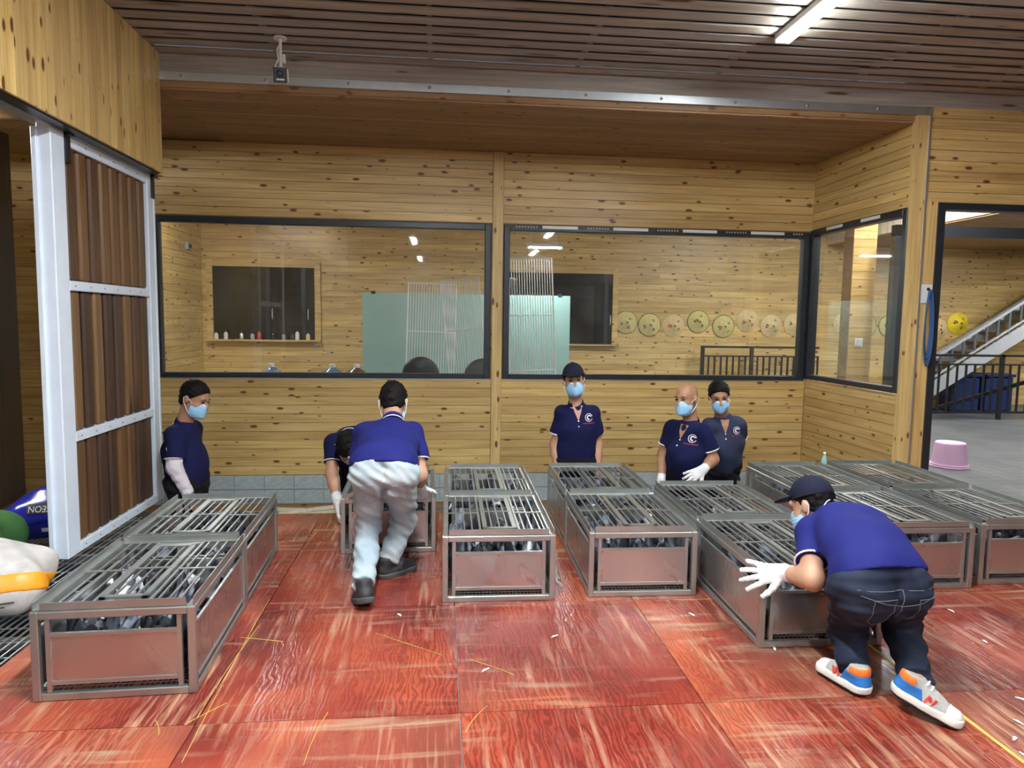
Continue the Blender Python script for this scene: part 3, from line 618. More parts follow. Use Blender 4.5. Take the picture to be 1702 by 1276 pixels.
def crate(x, y, rz, label, where, front):
    r = empty('pigeon_crate', (x, y, 0), rz, label, 'crate', 'stainless pigeon crates')
    wavy = 'buckled end sheet' in label
    for name, me, subs in CP:
        if wavy and name == 'end_sheet': me = WAVY; wavy = False
        o = bpy.data.objects.new(name, me); link(o, r)
        for sn, sme in subs: so_ = bpy.data.objects.new(sn, sme); link(so_, o)
    M = Matrix.Translation((x, y, 0)) @ Matrix.Rotation(rz, 4, 'Z'); k = 0
    for iy in range(5):
        for ix in range(4):
            lx = 0.098 + ix * 0.136 + random.uniform(-0.012, 0.012); ly = 0.128 + iy * 0.152 + random.uniform(-0.012, 0.012)
            c = random.choices(list(PIG), (5, 4, 2.6))[0]; me = random.choice(PIG[c])
            o = bpy.data.objects.new('pigeon', me); col.objects.link(o)
            ang = random.choice((0.0, PI)) + random.uniform(-0.35, 0.35)
            if iy == 0: ang = PI + random.uniform(-0.3, 0.3) if random.random() < 0.55 else random.uniform(-0.2, 0.2) 
            back = 0.04 if iy == 0 else (-0.02 if iy == 4 else 0)
            sc = random.uniform(1.0, 1.12)
            o.matrix_world = M @ Matrix.Translation((lx, ly + back, 0.040)) @ Matrix.Rotation(ang, 4, 'Z') @ Matrix.Diagonal((sc * 0.92, sc * 0.66, sc, 1))
            tag(o, '%s pigeon shut in %s' % (c, where), 'pigeon', '%s pigeons in %s' % (c, where))
G = CL + 0.012
def pair(x, y, rz, la, wa, lb, wb_):
    crate(x, y, rz, la, wa, True)
    d = Matrix.Rotation(rz, 3, 'Z') @ V3((0, G, 0)); crate(x + d.x, y + d.y, rz, lb, wb_, False)
pair(-1.566, 2.782, 0.040, 'steel pigeon crate by the feed sacks, its end sheet reddish with floor glow', 'the crate beside the feed sacks',
     'steel pigeon crate beside the sliding door, before the person with an arm sleeve', 'the crate beside the sliding door')
crate(-0.625, 4.47, 0.02, 'steel pigeon crate held by the person in pale jeans', 'the crate held by the person in pale jeans', True)
pair(0.018, 3.648, -0.012, 'steel pigeon crate with a buckled end sheet beside the person in pale jeans', 'the crate with a buckled end',
     'steel pigeon crate by the wall post, behind the buckled one', 'the crate by the wall post')
pair(0.812, 3.668, -0.022, 'steel pigeon crate with a plain dull end sheet across a narrow aisle from the post', 'the crate with a dull end sheet',
     'steel pigeon crate directly in front of the standing person in a cap', 'the crate before the person in a cap')
pair(1.478, 3.016, -0.018, 'steel pigeon crate being pushed by the person in bright sneakers', 'the crate pushed by the person in sneakers',
     'steel pigeon crate in front of the bald person', 'the crate before the bald person')
pair(2.452, 3.655, -0.012, 'steel pigeon crate behind the pushing person, beyond the bright sneakers', 'the crate past the pushing person',
     'steel pigeon crate beside the person in a slate polo, near the side wall', 'the crate beside the slate polo')
pair(3.138, 3.70, -0.02, 'steel pigeon crate on the red floor edge, partly beyond the doorway post', 'the crate at the floor edge',
     'steel pigeon crate nearest the pink tub, by the doorway post', 'the crate nearest the pink tub')

# ------------------------------------------------------------------ sliding door
XD = -2.247
sd = empty('sliding_door', (XD, 4.375, 0.03), 0, 'white metal framed sliding door with dark brown upright wood slats', 'door')
DL, DZ = 1.437, 2.573
B().box(-0.05, 0.03, 0, 0.15, 0, DZ, 0.006).obj('stile', 'white_metal', sd); B().box(-0.07, -0.04, -0.02, 0.02, 0, DZ - 0.04, 0.004).obj('outer_post', 'white_metal', sd)
B().box(-0.05, 0.03, DL - 0.10, DL, 0, DZ, 0.006).obj('stile', 'white_metal', sd)
B().box(-0.02, 0.034, DL, DL + 0.03, 0, DZ - 0.03, 0.004).obj('outer_post', 'white_metal', sd)
for z0_, z1_ in ((DZ - 0.10, DZ - 0.03), (1.615, 1.675), (0.69, 0.75), (0.0, 0.06)):
    rl = B().box(-0.03, 0.026, 0.16, DL - 0.10, z0_, z1_, 0.004).obj('rail', 'white_metal', sd)
    for q in range(6): B().lathe([(0.006, 0), (0.006, 0.003), (0.003, 0.005)], 8).obj('screw', 'wire', rl).matrix_local = Matrix.Translation((0.026, 0.22 + q * 0.19, (z0_ + z1_) / 2)) @ Matrix.Rotation(PI / 2, 4, 'Y')
for z0_, z1_ in ((0.06, 0.69), (0.75, 1.615), (1.675, DZ - 0.10)):
    for q, (a, b) in enumerate(rows(0.160, DL - 0.105, 0.146, 0.040)):
        B().box(-0.026, 0.016, a, b, z0_, z1_, 0.014).obj('slat', 'door_wood_%d' % random.randrange(4), sd)
B().box(-0.046, -0.034, 0.14, DL - 0.09, 0.05, DZ - 0.06).obj('backing_sheet', 'dark_board', sd)
for yy in (0.165, DL - 0.02):
    h = B().box(0.022, 0.042, yy - 0.02, yy + 0.03, DZ - 0.20, DZ + 0.01).box(0.022, 0.06, yy - 0.02, yy + 0.045, DZ - 0.04, DZ + 0.0).obj('hanger', 'black_paint', sd)
# ------------------------------------------------------------------ store room on the left: shelf unit, sacks
sh = empty('shelf_unit', (-3.62, 5.55, -0.0), 0, 'dark brown shelf unit with pale shelf boards in the store room', 'shelf')
B().box(0.20, 0.245, 0, 0.5, 0, 2.9).obj('side_panel', 'dark_board', sh); B().box(-1.0, -0.96, 0, 0.5, 0, 2.9).obj('side_panel', 'dark_board', sh); B().box(-0.96, 0.20, 0.47, 0.5, 0, 2.9).obj('back_panel', 'dark_board', sh)
for z in (0.35, 0.72, 1.1, 1.5, 1.9, 2.35):
    B().box(-0.96, 0.20, 0.0, 0.47, z, z + 0.02).obj('shelf_board', 'grey_tile', sh)
    B().box(0.165, 0.2, 0.02, 0.05, z + 0.02, z + 0.05).obj('bracket', 'galvanized', sh)

# ------------------------------------------------------------------ sdf modelling: sacks, people, gloves, shoes
class SDF:
    def __init__(self, k=0.03): self.p = []; self.k = k; self.cut = []; self.fold = None
    def cap(self, a, b, ra, rb=None, n=None, s=1.0, k=None):
        rb = ra if rb is None else rb; a = np.array(a, float); b = np.array(b, float); R_ = max(ra, rb)
        nn = None if n is None else np.array(n, float) / np.linalg.norm(n); ba = b - a; L = max(ba @ ba, 1e-9)
        def f(x, y, z):
            px, py, pz = x - a[0], y - a[1], z - a[2]
            t = np.clip((px * ba[0] + py * ba[1] + pz * ba[2]) / L, 0, 1)
            qx, qy, qz = px - t * ba[0], py - t * ba[1], pz - t * ba[2]
            d2 = qx * qx + qy * qy + qz * qz
            if nn is not None: dn = qx * nn[0] + qy * nn[1] + qz * nn[2]; d2 = d2 + (s * s - 1) * dn * dn
            return np.sqrt(d2) - (ra + (rb - ra) * t)
        self.p.append((f, np.minimum(a, b) - R_, np.maximum(a, b) + R_, self.k if k is None else k, 1)); return self
    def ell(self, c, r, M=None, k=None, sub=False):
        c = np.array(c, float); r = np.array(r, float); A = np.eye(3) if M is None else np.array(M, float); R_ = r.max()
        def f(x, y, z):
            p = [x - c[0], y - c[1], z - c[2]]; q = [A[0, i] * p[0] + A[1, i] * p[1] + A[2, i] * p[2] for i in range(3)]
            k0 = np.sqrt(sum((q[i] / r[i]) ** 2 for i in range(3))); k1 = np.sqrt(sum((q[i] / r[i] ** 2) ** 2 for i in range(3))) + 1e-9
            return k0 * (k0 - 1) / k1
        self.p.append((f, c - R_, c + R_, self.k if k is None else k, -1 if sub else 1)); return self
    def plane(self, c, n):
        """keep the side away from n"""
        n = np.array(n, float); n /= np.linalg.norm(n); self.cut.append((np.array(c, float), n)); return self
    def grid(self, h, pad=0.03):
        lo = np.min([q[1] for q in self.p if q[4] > 0], axis=0) - pad; hi = np.max([q[2] for q in self.p if q[4] > 0], axis=0) + pad
        n = np.ceil((hi - lo) / h).astype(int) + 1; ax = [lo[i] + h * np.arange(n[i]) for i in range(3)]
        D = np.full(n, 0.5, np.float32)
        for f, a, b, k, sg in self.p:
            m = pad + k; i0 = np.clip(np.floor((a - m - lo) / h).astype(int), 0, n - 1); i1 = np.clip(np.ceil((b + m - lo) / h).astype(int) + 1, 1, n)
            sl = tuple(slice(i0[i], i1[i]) for i in range(3))
            x = ax[0][sl[0]][:, None, None]; y = ax[1][sl[1]][None, :, None]; z = ax[2][sl[2]][None, None, :]
            d = f(x, y, z); o = D[sl]
            if sg > 0:
                t = np.clip(0.5 + 0.5 * (o - d) / k, 0, 1) if k > 0 else (d < o).astype(float); D[sl] = o + (d - o) * t - k * t * (1 - t)
            else:
                d = -d; t = np.clip(0.5 - 0.5 * (o - d) / max(k, 1e-6), 0, 1); D[sl] = o + (d - o) * t + k * t * (1 - t)
        x = ax[0][:, None, None]; y = ax[1][None, :, None]; z = ax[2][None, None, :]
        if self.fold:
            for amp, wv, ph in self.fold: D += (amp * np.sin(x * wv[0] + y * wv[1] + z * wv[2] + ph)).astype(np.float32)
        for c, nn in self.cut: D = np.maximum(D, ((x - c[0]) * nn[0] + (y - c[1]) * nn[1] + (z - c[2]) * nn[2]).astype(np.float32))
        return D, lo, h
    def mesh(self, name, mat, h=0.008, pad=0.03, extra=None, smooth=True):
        D, lo, h = self.grid(h, pad)
        if extra is not None: D = extra(D, lo, h)
        return nets(D, lo, h, name, mat)
def nets(D, lo, h, name, mat):
    D = D.astype(np.float64); D[0] = D[-1] = 0.5; D[:, 0] = D[:, -1] = 0.5; D[:, :, 0] = D[:, :, -1] = 0.5
    S = D < 0; c = np.zeros(np.array(D.shape) - 1, np.int8)
    offs = [(i, j, k) for i in (0, 1) for j in (0, 1) for k in (0, 1)]; nx, ny, nz = c.shape
    for o in offs: c += S[o[0]:nx + o[0], o[1]:ny + o[1], o[2]:nz + o[2]]
    I = np.argwhere((c > 0) & (c < 8)); 
    vid = np.full(c.shape, -1, np.int64); vid[I[:, 0], I[:, 1], I[:, 2]] = np.arange(len(I))
    val = {o: D[I[:, 0] + o[0], I[:, 1] + o[1], I[:, 2] + o[2]] for o in offs}
    acc = np.zeros((len(I), 3)); cnt = np.zeros(len(I))
    for a in offs:
        for ax in range(3):
            if a[ax]: continue
            b = list(a); b[ax] = 1; b = tuple(b); va, vb = val[a], val[b]; m = (va < 0) != (vb < 0)
            t = np.where(m, va / np.where(m, va - vb, 1), 0); p = np.tile(np.array(a, float), (len(I), 1)); p[:, ax] += t
            acc += p * m[:, None]; cnt += m
    Vv = lo + h * (I + acc / cnt[:, None])
    F = []
    for ax in range(3):
        u, w = (ax + 1) % 3, (ax + 2) % 3
        s0 = [slice(1, -1)] * 3; s0[ax] = slice(0, -1); s1 = [slice(1, -1)] * 3; s1[ax] = slice(1, None)
        A = S[tuple(s0)]; Bq = S[tuple(s1)]; E = np.argwhere(A != Bq)
        if not len(E): continue
        fl = A[E[:, 0], E[:, 1], E[:, 2]]; base = E.copy(); base[:, u] += 1; base[:, w] += 1
        def at(du, dw):
            q = base.copy(); q[:, u] += du; q[:, w] += dw; return vid[q[:, 0], q[:, 1], q[:, 2]]
        q = np.stack([at(-1, -1), at(0, -1), at(0, 0), at(-1, 0)], 1); q[~fl] = q[~fl][:, ::-1]; F.append(q)
    F = np.concatenate(F); F = F[(F >= 0).all(1)]
    me = bpy.data.meshes.new(name); me.vertices.add(len(Vv)); me.vertices.foreach_set('co', Vv.ravel())
    me.loops.add(F.size); me.loops.foreach_set('vertex_index', F.ravel().astype(np.int32)); me.polygons.add(len(F))
    me.polygons.foreach_set('loop_start', np.arange(0, F.size, 4, dtype=np.int32)); me.update(calc_edges=True)
    # light smoothing keeps the surface free of stair steps
    ed = np.empty(len(me.edges) * 2, np.int32); me.edges.foreach_get('vertices', ed); ed = ed.reshape(-1, 2)
    for w in (0.5, -0.52, 0.5, -0.52):
        s = np.zeros_like(Vv); n = np.zeros(len(Vv)); np.add.at(s, ed[:, 0], Vv[ed[:, 1]]); np.add.at(s, ed[:, 1], Vv[ed[:, 0]]); np.add.at(n, ed[:, 0], 1); np.add.at(n, ed[:, 1], 1)
        Vv = Vv + w * (s / np.maximum(n, 1)[:, None] - Vv)
    me.vertices.foreach_set('co', Vv.ravel()); me.polygons.foreach_set('use_smooth', np.ones(len(F), bool)); me.update()
    if mat: me.materials.append(MATS[mat])
    return me
def folds(seed, amp, wl, n=4, d=None):
    r = random.Random(seed); out = []
    for i in range(n):
        v = V3((r.uniform(-1, 1), r.uniform(-1, 1), r.uniform(-1, 1))) if d is None else V3(d) + V3((r.uniform(-.5, .5), r.uniform(-.5, .5), r.uniform(-.5, .5)))
        v = v.normalized() * (2 * PI / (wl * r.uniform(0.7, 1.5))); out.append((amp / n * 1.6, tuple(v), r.uniform(0, 6)))
    return out
# ------------------------------------------------------------------ sacks
def sack(name, label, mat, loc, rz, size, seed, band=None):
    r = empty(name, loc, rz, label, 'sack'); s = SDF(0.05); w, d, hh = size
    s.ell((0, 0, hh * 0.5), (w * 0.50, d * 0.50, hh * 0.50)).cap((-w * 0.36, -d * 0.3, hh * 0.42), (w * 0.36, -d * 0.3, hh * 0.42), hh * 0.36).cap((-w * 0.36, d * 0.3, hh * 0.42), (w * 0.36, d * 0.3, hh * 0.42), hh * 0.36)
    s.fold = folds(seed, 0.007, 0.16, 5); s.plane((0, 0, 0.0), (0, 0, -1))
    if band:
        q = SDF(0.05); q.p = [(lambda x, y, z, f=f: f(x, y, z) - 0.004, a_, b_, k_, g_) for f, a_, b_, k_, g_ in s.p]; q.fold = s.fold; q.plane((0, -d * 0.5, band[0]), (0, -0.35, -1)); q.plane((0, -d * 0.5, band[1]), (0, 0.35, 1)); mesh_obj('orange_band', q.mesh('orange_band', 'bag_orange', 0.009, 0.06), None, r)
    me = s.mesh('filling', mat, 0.011, 0.06); return r, mesh_obj('body', me, None, r), me
def bvh_of(me): return BVHTree.FromPolygons([v.co for v in me.vertices], [p.vertices for p in me.polygons])
def drape(bvh, pts, o, d, off=0.003):
    """project points onto a surface along d, lifted off by off"""
    out = []; d = V3(d).normalized()
    for p in pts:
        h = bvh.ray_cast(V3(p) - d * 1.0, d)
        out.append((h[0] - d * off) if h[0] is not None else V3(p))
    return out
def patch(bvh, c, d, r, u, w, h, nx, ny, name, mat, parent, off=0.004):
    """rectangle of w by h laid on a surface"""
    r = V3(r).normalized(); u = V3(u).normalized(); c = V3(c)
    pts = [c + r * (w * (i / nx - 0.5)) + u * (h * (j / ny - 0.5)) for j in range(ny + 1) for i in range(nx + 1)]
    P = drape(bvh, pts, c, d, off); fs = [(j * (nx + 1) + i, j * (nx + 1) + i + 1, (j + 1) * (nx + 1) + i + 1, (j + 1) * (nx + 1) + i) for j in range(ny) for i in range(nx)]
    o = B().add(P, fs).obj(name, mat, parent, True); return o
r, o, me = sack('feed_sack', 'white woven feed sack with a broad orange band on the wire walkway', 'bag_white', (-2.29, 3.72, 0.0), 0.30, (0.46, 0.52, 0.35), 3, (0.16, 0.255))
bv = bvh_of(me)
patch(bv, (0.10, -0.5, 0.115), (0, 1, 0), (1, 0, 0), (0, 0, 1), 0.16, 0.010, 14, 1, 'printed_line', 'bag_print', r); patch(bv, (0.08, -0.5, 0.095), (0, 1, 0), (1, 0, 0), (0, 0, 1), 0.12, 0.008, 10, 1, 'printed_line', 'bag_print', r)
r, o, me = sack('green_sack', 'dark green cloth sack slumped behind the orange-banded feed sack', 'green_cloth', (-2.84, 4.29, 0.0), 0.1, (0.58, 0.50, 0.40), 8)
B().tube([(0.26, -0.2, 0.27), (0.34, -0.24, 0.20), (0.36, -0.26, 0.12)], [0.02, 0.03, 0.012], 8).obj('tied_corner', 'green_cloth', r, True)
r, o, me = sack('blue_feed_sack', 'glossy blue pigeon feed sack leaning by the white door stile', 'blue_bag', (-2.62, 4.98, 0.0), 0.25, (0.40, 0.34, 0.34), 12)
bv = bvh_of(me)
patch(bv, (0.0, -0.5, 0.235), (0, 1, 0), (1, 0, 0), (0, 0, 1), 0.20, 0.055, 12, 4, 'name_panel', 'black_plastic', r); patch(bv, (0.05, -0.5, 0.10), (0, 1, 0), (1, 0, 0), (0, 0, 1), 0.12, 0.03, 8, 3, 'white_print', 'print_white', r)
fc = bpy.data.curves.new('lettering', 'FONT'); fc.body = 'PIGEON'; fc.size = 0.05; fc.align_x = 'CENTER'; fc.align_y = 'CENTER'; fc.extrude = 0.0005
fo = bpy.data.objects.new('tmp_text', fc); col.objects.link(fo); bpy.context.view_layer.update()
tme = bpy.data.meshes.new_from_object(fo.evaluated_get(bpy.context.evaluated_depsgraph_get())); bpy.data.objects.remove(fo)
for v in tme.vertices:
    p = drape(bv, [(-v.co.x, -0.5, 0.235 - v.co.y)], None, (0, 1, 0), 0.007 + v.co.z)[0]; v.co = p
tme.name = 'lettering'; tme.materials.clear(); mesh_obj('lettering', tme, 'print_white', r)

# ------------------------------------------------------------------ people
def A(v): return np.array(v, float)
def unit(v): v = A(v); return v / np.linalg.norm(v)
def hand_prims(s, w, d, n, side, spread=0.12, curl=0.35, sc=1.0, g=0.0, kk=0.010):
    w = A(w); d = unit(d); n = unit(A(n) - d * (A(n) @ d)); sd_ = unit(np.cross(d, n)) * side
    for j in (-1, 0, 1): s.cap(w + sd_ * 0.012 * j * sc, w + d * 0.085 * sc + sd_ * 0.026 * j * sc, 0.020 * sc + g, 0.0165 * sc + g, n, 1.25, k=0.02)
    for i, L in enumerate((0.92, 1.04, 1.0, 0.80)):
        p = w + d * (0.086 - 0.006 * abs(i - 1.3)) * sc + sd_ * (0.031 - 0.0205 * i) * sc
        a = spread * (1.4 - i); dd = unit(d * math.cos(a) + sd_ * math.sin(a))
        for q, (l, rr) in enumerate(((0.042, 0.0094), (0.027, 0.0086), (0.021, 0.0078))):
            ang = curl * (0.6 + 0.5 * q) * (1 + 0.1 * i); dd = unit(dd * math.cos(ang) - n * math.sin(ang)); e = p + dd * l * L * sc
            s.cap(p, e, rr * sc + g, (rr - 0.0006) * sc + g, k=kk * 0.5); p = e
    p = w + d * 0.022 * sc + sd_ * 0.026 * sc; dd = unit(d * 0.72 + sd_ * 0.75 - n * 0.15)
    for l, rr in ((0.046, 0.0125), (0.032, 0.0105), (0.024, 0.009)):
        e = p + dd * l * sc; s.cap(p, e, rr * sc + g, (rr - 0.001) * sc + g, k=kk); p = e; dd = unit(dd + d * 0.25 - n * curl * 0.3)
def flatcap(s, a, b, ra, rb, k=None, n=None, sq=1.0):
    """capsule with a cut-off far end: sleeves and trouser legs"""
    a = A(a); b = A(b); t = unit(b - a); s.cap(a, b, ra, rb, n, sq, k); f, lo, hi, kk, sg = s.p[-1]
    s.p[-1] = (lambda x, y, z, f=f, b=b, t=t: np.maximum(f(x, y, z), (x - b[0]) * t[0] + (y - b[1]) * t[1] + (z - b[2]) * t[2]), lo, hi, kk, sg); return s
def head_frame(J):
    F = unit(J['face']); U = A(J['hup']); U = unit(U - F * (U @ F)); S = np.cross(F, U); return A(J['head']), F, U, S
def head_prims(s, J, hs, g=0.0, detail=True):
    c, F, U, S = head_frame(J); M = np.stack([S, F, U], 1); h = hs
    s.ell(c + (U * 0.034 - F * 0.012) * h, np.array((0.074, 0.094, 0.088)) * h + g, M, k=0.02)
    s.ell(c + (F * 0.026 - U * 0.042) * h, np.array((0.058, 0.066, 0.082)) * h + g, M, k=0.03)
    s.ell(c + (F * 0.062 - U * 0.100) * h, np.array((0.026, 0.026, 0.022)) * h + g, M, k=0.025)
    for q in (-1, 1): s.ell(c + (F * 0.050 - U * 0.030 + S * 0.036 * q) * h, np.array((0.024, 0.024, 0.024)) * h + g, M, k=0.02)
    if detail:
        s.cap(c + (F * 0.088 + U * 0.012) * h, c + (F * 0.108 - U * 0.026) * h, 0.008 * h, 0.013 * h, k=0.012)
        s.cap(c + (F * 0.078 + U * 0.030 - S * 0.035) * h, c + (F * 0.078 + U * 0.030 + S * 0.035) * h, 0.012 * h, k=0.015)
        for q in (-1, 1):
            s.ell(c + (F * 0.094 + U * 0.010 + S * 0.031 * q) * h, np.array((0.016, 0.012, 0.010)) * h, M, k=0.008, sub=True)
            s.ell(c + (-F * 0.012 + S * 0.077 * q - U * 0.004) * h, np.array((0.010, 0.020, 0.031)) * h, M, k=0.008)
def torso_prims(s, J, b, g, body=False):
    fr = unit(J['front']); pel, ch, nk = A(J['pel']), A(J['chest']), A(J['neck']); sL, sR = A(J['sL']), A(J['sR'])
    ax = unit(sR - sL); wa = pel * 0.5 + ch * 0.5 - fr * J.get('arch', 0.0)
    p0 = pel + (wa - pel) * 0.6 if body else pel
    s.cap(p0, wa, (0.145 if body else 0.162) * b + g, (0.150 if body else 0.158) * b + g, fr, 1.42, k=0.04); s.cap(wa, ch, (0.150 if body else 0.158) * b + g, 0.168 * b + g, fr, 1.42, k=0.05)
    s.cap(ch, (sL + sR) / 2 * 0.6 + ch * 0.4, 0.165 * b + g, 0.13 * b + g, fr, 1.45, k=0.05)
    s.cap(sL * 0.88 + nk * 0.12, sR * 0.88 + nk * 0.12, 0.062 * b + g, None, k=0.05)
    s.cap(sL * 0.5 + sR * 0.5, nk, 0.078 * b + g, 0.052 * b + g, k=0.04)
    if J.get('belly'): s.ell(wa + fr * 0.055 * J['belly'], (0.125 * b + g, 0.125 * b + g, 0.15 * b + g), None, k=0.06)
def leg_prims(s, J, b, g, trousers):
    fr = unit(J['hipfront'] if 'hipfront' in J else J['front']); hL, hR = A(J['hL']), A(J['hR']); pel = A(J['pel']); m = (hL + hR) / 2
    s.cap(hL * 0.8 + m * 0.2, hR * 0.8 + m * 0.2, 0.108 * b + g, None, k=0.04); s.cap(m, pel, (0.14 if trousers else 0.12) * b + g, (0.150 if trousers else 0.11) * b + g, fr, 1.35, k=0.05)
    for h in (hL, hR): s.ell(h - fr * 0.045 + (m - h) * 0.25, (0.095 * b + g,) * 3, None, k=0.04)
    for q in 'LR':
        h, kn, an = A(J['h' + q]), A(J['k' + q]), A(J['a' + q])
        s.cap(h, kn, 0.095 * b + g, 0.066 * b + g, k=0.05)
        if trousers: flatcap(s, kn, an, 0.067 * b + g, 0.056 * b + g, k=0.035)
        else: s.cap(kn, an, 0.058 * b + g, 0.042 * b + g, k=0.03); s.cap(an, an + unit(J['f' + q]) * 0.05 + A((0, 0, -0.035)), 0.030, 0.024, k=0.02)
def ring(b, c, n, r, t, m=20, sx=None):
    n = unit(n); a = unit(np.cross(n, (0.3, 0.5, 0.81))); w = np.cross(n, a)
    pts = [A(c) + (a * math.cos(2 * PI * i / m) + w * math.sin(2 * PI * i / m)) * r for i in range(m + 1)]
    return b.tube(pts, t, 6, cap=False)
SHOES = {}
def shoe_meshes(style):
    if style in SHOES: return SHOES[style]
    def prims(g, k=0.02):
        s = SDF(k); s.cap((0.0, -0.045, 0.040), (0.004, 0.06, 0.038), 0.036 + g, 0.041 + g).cap((0.004, 0.06, 0.038), (0.0, 0.15, 0.032), 0.041 + g, 0.036 + g)
        s.cap((0, -0.040, 0.05), (0, -0.034, 0.105), 0.036 + g, 0.041 + g).cap((0, -0.02, 0.095), (0, 0.09, 0.055), 0.037 + g, 0.032 + g).cap((0, -0.03, 0.01), (0, 0.145, 0.01), 0.040 + g, 0.038 + g); return s
    def part(nm, mat, g, cuts):
        s = prims(g)
        for c, n in cuts: s.plane(c, n)
        return nm, s.mesh(nm, mat, 0.0048, 0.012)
    dn = lambda z: ((0, 0, z), (0, 0, -1)); upc = lambda z: ((0, 0, z), (0, 0, 1))
    if style == 'bright':
        L = [part('outsole', 'rubber_black', 0.004, (dn(0.0), upc(0.014))), part('midsole', 'shoe_white', 0.007, (dn(0.012), upc(0.046))), part('upper', 'shoe_grey', 0.0, (dn(0.040), upc(0.125))),
             part('heel_patch', 'shoe_blue', 0.004, (dn(0.044), upc(0.090), ((0, 0.028, 0.06), (0, 1, 0.5)))), part('collar', 'shoe_orange', 0.004, (dn(0.088), upc(0.122), ((0, -0.012, 0.1), (0, 1, 0.2)))),
             part('toe_cap', 'shoe_white', 0.003, (dn(0.042), upc(0.075), ((0, 0.120, 0), (0, -1, 0))))]
        for sg in (-1, 1):                       # red letter N on each side
            b = B(); x = sg * 0.046
            for (y0, z0), (y1, z1) in (((0.040, 0.046), (0.050, 0.084)), ((0.050, 0.084), (0.066, 0.046)), ((0.066, 0.046), (0.076, 0.080))): b.bar((x, y0, z0), (x * 0.88, y1, z1), 0.006, 0.010)
            L.append(('letter_mark', b.mesh('letter_mark', 'shoe_red')))
    else:
        L = [part('outsole', 'shoe_sole_grey', 0.006, (dn(0.0), upc(0.032))), part('upper', 'shoe_dark', 0.0, (dn(0.028), upc(0.122)))]
    lb = B()
    for q in range(4): y = 0.025 + q * 0.020; z = 0.122 - q * 0.0125; lb.tube([(-0.026, y, z - 0.012), (0, y + 0.004, z), (0.026, y, z - 0.012)], 0.004, 5)
    L.append(('laces', lb.mesh('laces', 'shoe_white' if style == 'bright' else 'black_cloth'))); SHOES[style] = L; return L
def shoe(root, style, ankle, fdir, pitch=0.0, wash=None):
    """ankle joint sits 9 cm above the sole; pitch raises the heel"""
    f = unit(fdir); f = unit(A((f[0], f[1], 0))); s = np.cross(f, (0, 0, 1)); R_ = Matrix((s, f, (0, 0, 1))).transposed().to_4x4()
    M = Matrix.Translation(V3(ankle) - root.location) @ R_ @ Matrix.Rotation(-pitch, 4, 'X') @ Matrix.Scale(0.92 if style == 'bright' else 1.0, 4) @ Matrix.Translation((0, 0.01, -0.094))
    e = None
    for nm, me in shoe_meshes(style):
        o = bpy.data.objects.new(nm if e is not None else 'shoe', me)
        if e is None: link(o, root); o.matrix_local = M; e = o
        else: link(o, e)
    return e
